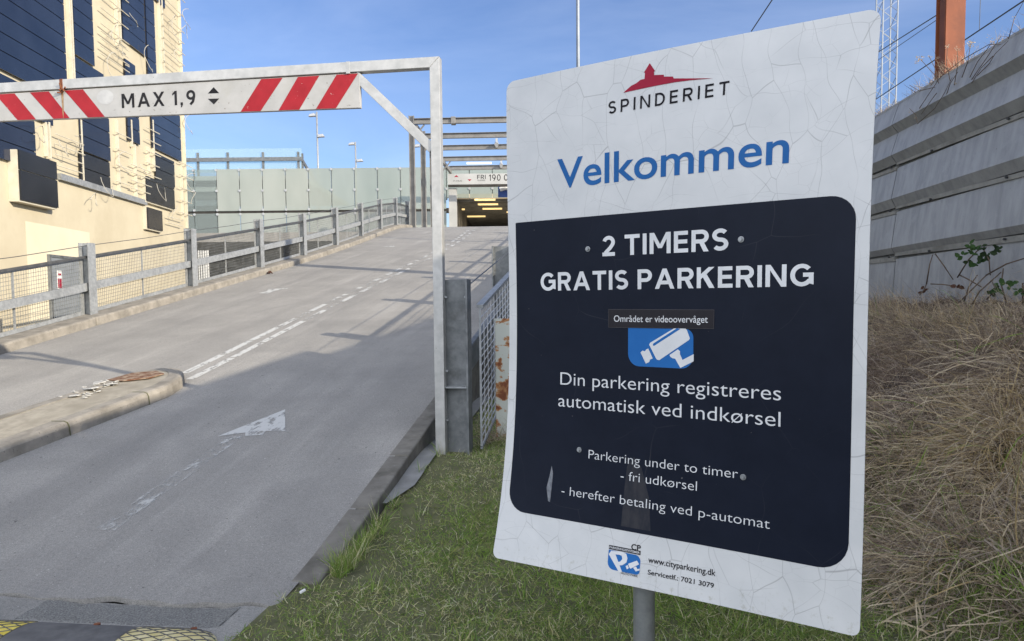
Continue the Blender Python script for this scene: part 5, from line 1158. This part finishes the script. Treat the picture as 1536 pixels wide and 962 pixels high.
# longer tufts along the kerb and at the foot of the posts
tuft = []
for _ in range(95):
    v = rng.choice([rng.uniform(4.15, 5.3), rng.uniform(4.15, 4.7), rng.uniform(6.3, 7.4)]); p = RP(U_KR + 0.17 + rng.uniform(0.0, 0.09) + 0.13 * smooth(5.15, 5.7, v), v); tuft.append((p.x, p.y))
for _ in range(120): tuft.append((rng.uniform(-1.2, 2.2), rng.uniform(3.2, 9.5)))
tuft = [(x, y) for x, y in tuft if UV(x, y)[0] > U_KR + 0.165]
xy = [(x + rng.gauss(0, .02), y + rng.gauss(0, .02)) for x, y in tuft for _ in range(16)]; n = len(xy)
root = np.column_stack([np.array(xy), vn(terr, xy) - 0.004]); dv = nrng.normal(size=(n, 3)) * np.array([.35, .35, .1]); dv[:, 2] += 0.8; dv /= np.linalg.norm(dv, axis=1, keepdims=True)
bd_ = nrng.normal(size=(n, 3)) * 0.035; bd_[:, 2] -= 0.012
strands('grass_tufts', root, dv, nrng.uniform(0.06, 0.15, n), nrng.uniform(0.003, 0.0055, n), bd_, 4, nrng.choice([0, 0, 1, 2, 3], n), GR)
# embankment: dry grass that hangs down the slope in tangled layers
def bank_pts(n, lo_=0.0, hi=1.0):
    out = []
    while len(out) < n:
        y = rng.uniform(2.6, 11.5) ; dw = rng.uniform(0.02, 2.6); p = WN * (W0 - dw) + WD * y
        h = bank_h(p.x, p.y)
        if h < 0.03 or not (lo_ <= h / 1.6 <= hi): continue
        out.append((p.x, p.y))
    return out
def slope_dir(x, y): return np.array([-(terr(x + .03, y) - terr(x - .03, y)) / .06, -(terr(x, y + .03) - terr(x, y - .03)) / .06])
def zone(a, b): return math.sin(a * 2.6 + 0.7 + 1.2 * math.sin(b * 1.9)) + 0.8 * math.sin(b * 2.9 - a * 1.7)
# a curly, dark mat close to the soil
xy = bank_pts(20000); n = len(xy); A_ = np.array(xy)
root = np.column_stack([A_, vn(terr, xy) + nrng.uniform(-0.01, 0.05, n)]); dv = nrng.normal(size=(n, 3)) * np.array([1, 1, .5]); dv[:, 2] += 0.15; dv /= np.linalg.norm(dv, axis=1, keepdims=True)
bd_ = nrng.normal(size=(n, 3)) * 0.11; bd_[:, 2] -= 0.05
strands('dead_grass_mat', root, dv, nrng.uniform(.06, .22, n), nrng.uniform(.0016, .0036, n), bd_, 7, nrng.choice([1, 3, 2, 3, 1], n), DR, curl=0.16)
# tussocks: each with its own lean, length and colour
PAL = {'brown': [1, 3, 1, 2, 3], 'grey': [2, 2, 1, 0], 'straw': [0, 0, 5, 2, 0], 'green': [4, 4, 1, 0], 'dark': [3, 3, 1]}
RT, DV, LN, BD, MI, WD_ = [], [], [], [], [], []
for (cx, cy) in bank_pts(400):
    sd = slope_dir(cx, cy); a0 = math.atan2(sd[1], sd[0]) + rng.gauss(0, 1.5); hf = bank_h(cx, cy) / 1.6; zv = zone(cx, cy) + rng.gauss(0, .5)
    kind = 'green' if (hf < 0.30 and rng.random() < 0.55) else ('brown' if zv < -0.5 else 'dark' if zv < -0.1 and rng.random() < .5 else 'grey' if zv < 0.5 else 'straw')
    if hf > 0.85: kind = rng.choice(['straw', 'grey', 'straw', 'brown'])
    k_ = rng.randint(45, 120); L0 = rng.uniform(.10, .27) * (0.6 if hf > .85 else 1); up = rng.uniform(0.3, 1.6); rad = rng.uniform(.04, .13); dr = rng.uniform(.05, .20); thick = rng.choice([.0022, .003, .003, .0045, .006])
    for _ in range(k_):
        x, y = cx + rng.gauss(0, rad), cy + rng.gauss(0, rad); a = a0 + rng.gauss(0, .55); d = Vector((math.cos(a) + rng.gauss(0, .4), math.sin(a) + rng.gauss(0, .4), up + rng.gauss(0, .45))).normalized()
        RT.append((x, y, terr(x, y) + rng.uniform(0, .04))); DV.append(tuple(d)); LN.append(L0 * rng.uniform(.35, 1.2)); kk = rng.uniform(.4, 1.1)
        BD.append((sd[0] * .06 * kk + rng.gauss(0, .045), sd[1] * .06 * kk + rng.gauss(0, .045), -dr * kk + rng.gauss(0, .03))); MI.append(rng.choice(PAL[kind])); WD_.append(thick * rng.uniform(.6, 1.3))
strands('embankment_grass', np.array(RT), np.array(DV), np.array(LN), np.array(WD_), np.array(BD), 7, np.array(MI), DR, curl=0.11)
# matted dead clump high on the bank, thin and dark
def clump(name, cx, cy, rx, ry, n, mats_w, l0, l1, w0, w1, up, droop):
    xy = []
    while len(xy) < n:
        a, r = rng.uniform(0, 6.283), math.sqrt(rng.random()); x, y = cx + rx * r * math.cos(a), cy + ry * r * math.sin(a); xy.append((x, y))
    A_ = np.array(xy); ce = np.array([cx, cy]); out = (A_ - ce); out /= np.linalg.norm(out, axis=1, keepdims=True) + 1e-6
    sd = np.array([slope_dir(a, b) for a, b in xy]); dd = out * 0.5 + sd * 0.5 + nrng.normal(size=(n, 2)) * 0.8
    root = np.column_stack([A_, vn(terr, xy) + nrng.uniform(0, 0.05, n)]); dv = np.column_stack([dd, np.full(n, up) + nrng.normal(size=n) * 0.25]); dv /= np.linalg.norm(dv, axis=1, keepdims=True)
    ln = nrng.uniform(l0, l1, n); bd_ = np.column_stack([sd * 0.12, -nrng.uniform(droop * .4, droop, n)]) + nrng.normal(size=(n, 3)) * 0.05
    strands(name, root, dv, ln, nrng.uniform(w0, w1, n), bd_, 8, nrng.choice(len(DR), n, p=mats_w), DR, curl=0.12)
clump('dead_stem_mat', 3.3, 6.2, 0.75, 1.3, 7000, [.02, .42, .10, .44, 0, .02], .15, .42, .0018, .0036, .9, .5)
clump('dead_stem_mat', 2.95, 5.2, 0.5, 0.6, 4200, [.04, .42, .14, .40, 0, 0], .15, .4, .0018, .0036, .8, .45)
clump('straw_clump', 3.02, 4.45, 0.32, 0.34, 2600, [.40, .08, .1, .02, .02, .38], .2, .5, .002, .005, .7, .35)
clump('straw_clump', 2.45, 4.0, 0.4, 0.4, 2400, [.40, .16, .22, .06, .06, .10], .2, .5, .0025, .0055, .5, .3)
clump('straw_clump', 2.55, 5.0, 0.4, 0.4, 1500, [.42, .14, .22, .06, .12, .04], .25, .55, .003, .007, .35, .25)
for (cx, cy, n_, l_) in ((3.75, 5.2, 260, .42), (3.9, 6.1, 240, .38), (4.05, 6.9, 260, .45), (3.95, 7.6, 220, .4), (4.15, 8.6, 300, .45), (3.6, 5.7, 200, .35)):
    clump('standing_straw', cx, cy, 0.13, 0.16, n_, [.44, .10, .22, .04, .02, .18], .15, l_, .002, .0045, 2.2, .12)
clump('straw_clump', 3.9, 6.6, 0.35, 1.6, 3500, [.40, .14, .25, .06, .02, .13], .15, .4, .002, .004, .9, .25)
for (cx, cy) in ((2.35, 4.3), (2.7, 5.0), (2.2, 3.7), (3.0, 4.2), (2.9, 5.6), (3.3, 4.9), (3.6, 5.4)):
    clump('pale_leaf_litter', cx, cy, 0.4, 0.45, 330, [.62, .08, .2, 0, .04, .06], .2, .5, .005, .010, .35, .3)
clump('post_foot_straw', -0.02, 7.0, 0.28, 0.14, 420, [.3, .2, .3, .1, .1, 0], .1, .26, .002, .004, 1.3, .1)
far_xy = []
while len(far_xy) < 12000:
    y = rng.uniform(11.0, 20.0); dw = rng.uniform(0.02, 2.5); p = WN * (W0 - dw) + WD * y
    if bank_h(p.x, p.y) > 0.03: far_xy.append((p.x, p.y))
n = len(far_xy); root = np.column_stack([np.array(far_xy), vn(terr, far_xy)]); dv = nrng.normal(size=(n, 3)); dv[:, 2] += .7; dv /= np.linalg.norm(dv, axis=1, keepdims=True); bd_ = nrng.normal(size=(n, 3)) * .08; bd_[:, 2] -= .06
strands('embankment_grass', root, dv, nrng.uniform(.12, .34, n), nrng.uniform(.005, .010, n), bd_, 4, nrng.choice([0, 1, 1, 2, 3], n), DR, curl=0.1)
# green blades mixed in at the bank foot
xy = [(x, y) for x, y in bank_pts(5200, 0.0, 0.24)]; n = len(xy)
root = np.column_stack([np.array(xy), vn(terr, xy)]); dv = nrng.normal(size=(n, 3)) * np.array([.6, .6, .1]); dv[:, 2] += .8; dv /= np.linalg.norm(dv, axis=1, keepdims=True); bd_ = nrng.normal(size=(n, 3)) * .04; bd_[:, 2] -= .02
strands('bank_foot_grass', root, dv, nrng.uniform(.06, .17, n), nrng.uniform(.003, .006, n), bd_, 4, nrng.choice([0, 0, 1, 2], n), GR)
# brambles in front of the barrier
def wp(px, py, o): return at_plane(px, py, WN * (W0 - o), WN)
c5 = lambda x, y: (1280 + x / 3.008, 240 + y / 3.008)
br_extra = [[(500 + 60 * i + 25 * math.sin(i * 5.1), 640 + 12 * math.sin(i * 2.2)), (520 + 55 * i + 40 * math.sin(i * 3.3), 575 + 20 * math.sin(i * 1.3)), (560 + 50 * i + 60 * math.sin(i * 1.9), 520 - 30 * math.sin(i * 2.7))] for i in range(6)]
br = thing('bramble', 'arching bramble stems with a few green leaves in front of the barrier foot', 'plant', wp(1440, 450, 0.4))
for pts in [[(470, 530), (520, 450), (570, 400), (600, 395)], [(600, 520), (690, 470), (770, 445), (860, 430)], [(450, 670), (530, 590), (600, 520)], [(330, 560), (345, 470), (358, 428)], [(300, 610), (320, 585), (330, 560)], [(370, 425), (410, 480), (450, 540)], [(590, 410), (612, 450), (618, 520)], [(300, 695), (430, 690), (560, 688), (660, 705)], [(480, 520), (520, 540), (580, 575)], [(350, 560), (400, 562), (450, 568)]] + br_extra:
    m = MB(); m.tube([wp(*c5(*p), 0.32 + 0.05 * math.sin(i * 2.1)) for i, p in enumerate(pts)], [0.007 - 0.0011 * i for i in range(len(pts))], 6); m.build('stem', M['stem'], br, smooth=True)
def leaf(m, c, r, n=5):
    a = Vector((rng.gauss(0, 1), rng.gauss(0, 1), rng.gauss(0, .6))).normalized(); nn = (Vector((-.5, -.7, .4)) + Vector((rng.gauss(0, .4), rng.gauss(0, .4), rng.gauss(0, .4)))).normalized(); a = (a - nn * a.dot(nn)).normalized(); b = nn.cross(a)
    P = [c, c + a * r * .35 + b * r * .38, c + a * r * .75 + b * r * .34, c + a * r * 1.15, c + a * r * .75 - b * r * .34, c + a * r * .35 - b * r * .38, c + a * r * .6 - nn * r * .1]
    m.add(P, [(0, 1, 6), (1, 2, 6), (2, 3, 6), (3, 4, 6), (4, 5, 6), (5, 0, 6)])
for (x, y, k, mt) in ((530, 395, 6, 'bramble_leaf'), (480, 440, 4, 'bramble_leaf'), (560, 465, 8, 'bramble_leaf'), (645, 410, 5, 'bramble_dark'), (575, 395, 4, 'bramble_dark'), (665, 575, 9, 'bramble_leaf'), (465, 570, 4, 'bramble_red'), (668, 383, 2, 'bramble_dark'), (300, 590, 5, 'bramble_red'), (515, 460, 3, 'bramble_dark'), (550, 410, 7, 'bramble_leaf'), (590, 440, 5, 'bramble_dark'), (700, 560, 6, 'bramble_leaf'), (640, 590, 8, 'bramble_dark'), (750, 590, 6, 'bramble_leaf')):
    m = MB(); m.keep = True
    for _ in range(k): leaf(m, wp(*c5(x + rng.uniform(-22, 22), y + rng.uniform(-16, 16)), 0.36), rng.uniform(.035, .06))
    m.build('leaf', M[mt], br)
# dry stalks on top of the barrier
def stalks(label, spec, o, heads):
    t = thing('dry_stalks', label, 'plant', wp(*spec[0][0], o), 'dry plants on the barrier top')
    for pts in spec:
        m = MB(); m.tube([wp(*p, o + 0.02 * math.sin(i * 3.0 + pts[0][0])) for i, p in enumerate(pts)], [0.0042 - 0.0007 * i for i in range(len(pts))], 5); m.build('stem', M['stem'], t)
    for (x, y, r, k) in heads:
        m = MB(); m.keep = True; c = wp(x, y, o)
        for _ in range(k):
            d_ = Vector((rng.gauss(0, 1), rng.gauss(0, 1), rng.gauss(0, 1))).normalized(); e = c + d_ * r * rng.uniform(.3, 1); leaf(m, e, r * .35)
        m.build('seed_head', M['fluff'], t)
    return t
q4 = lambda *P: [c4(*p) for p in P]
stalks('dry brown stalks with pale fluffy heads on the barrier top left of the red pillar', [q4((400, 440), (430, 400), (350, 310)), q4((430, 420), (470, 380), (560, 310)), q4((560, 310), (700, 230), (760, 230)), q4((330, 640), (420, 560), (470, 480), (510, 400)), q4((340, 560), (380, 500), (440, 410)), q4((330, 630), (320, 590), (290, 560)), q4((430, 480), (400, 520), (350, 590)), q4((440, 430), (420, 350), (390, 290)), q4((420, 450), (340, 470), (290, 440))], 0.12, [(*c4(345, 303), .045, 26), (*c4(395, 295), .025, 12), (*c4(325, 320), .03, 14), (*c4(345, 560), .02, 10), (*c4(290, 575), .022, 12), (*c4(320, 610), .022, 12), (*c4(440, 300), .02, 8)])
stalks('tangled dry stalks with white seed heads on the barrier right of the red pillar', [q4((520, 440), (540, 330), (535, 250)), q4((560, 400), (590, 320), (605, 225)), q4((600, 400), (640, 320), (715, 220)), q4((610, 410), (680, 310), (760, 190)), q4((640, 390), (700, 330), (730, 280), (800, 210)), q4((500, 420), (480, 330), (485, 245)), q4((480, 490), (500, 430), (540, 370)), q4((720, 290), (660, 350), (610, 430)), q4((800, 200), (815, 150), (830, 95), (880, 5))], 0.10, [(*c4(485, 242), .028, 20), (*c4(535, 250), .028, 16), (*c4(545, 258), .02, 10), (*c4(605, 228), .042, 26), (*c4(715, 220), .035, 18), (*c4(640, 245), .02, 10), (*c4(700, 185), .02, 8), (*c4(755, 190), .025, 10), (*c4(832, 92), .022, 12), (*c4(530, 430), .022, 12)])
# small dry weeds all along the coping
n = 4200; d_ = nrng.uniform(2, 16, n); root = np.array([tuple(WP(a, rng.uniform(-.10, .03), zz[0] + 0.01)) for a in d_]); kk = np.array([max(0.15, 0.5 + 0.5 * math.sin(a * 3.1) + 0.4 * math.sin(a * 7.7)) for a in d_])
dv = nrng.normal(size=(n, 3)) * np.array([.6, .6, .2]); dv[:, 2] += .6; dv /= np.linalg.norm(dv, axis=1, keepdims=True); bd_ = nrng.normal(size=(n, 3)) * .05
strands('coping_weeds', root, dv, nrng.uniform(.04, .26, n) * kk, nrng.uniform(.003, .006, n), bd_, 4, nrng.choice([0, 1, 2, 3], n), DR)
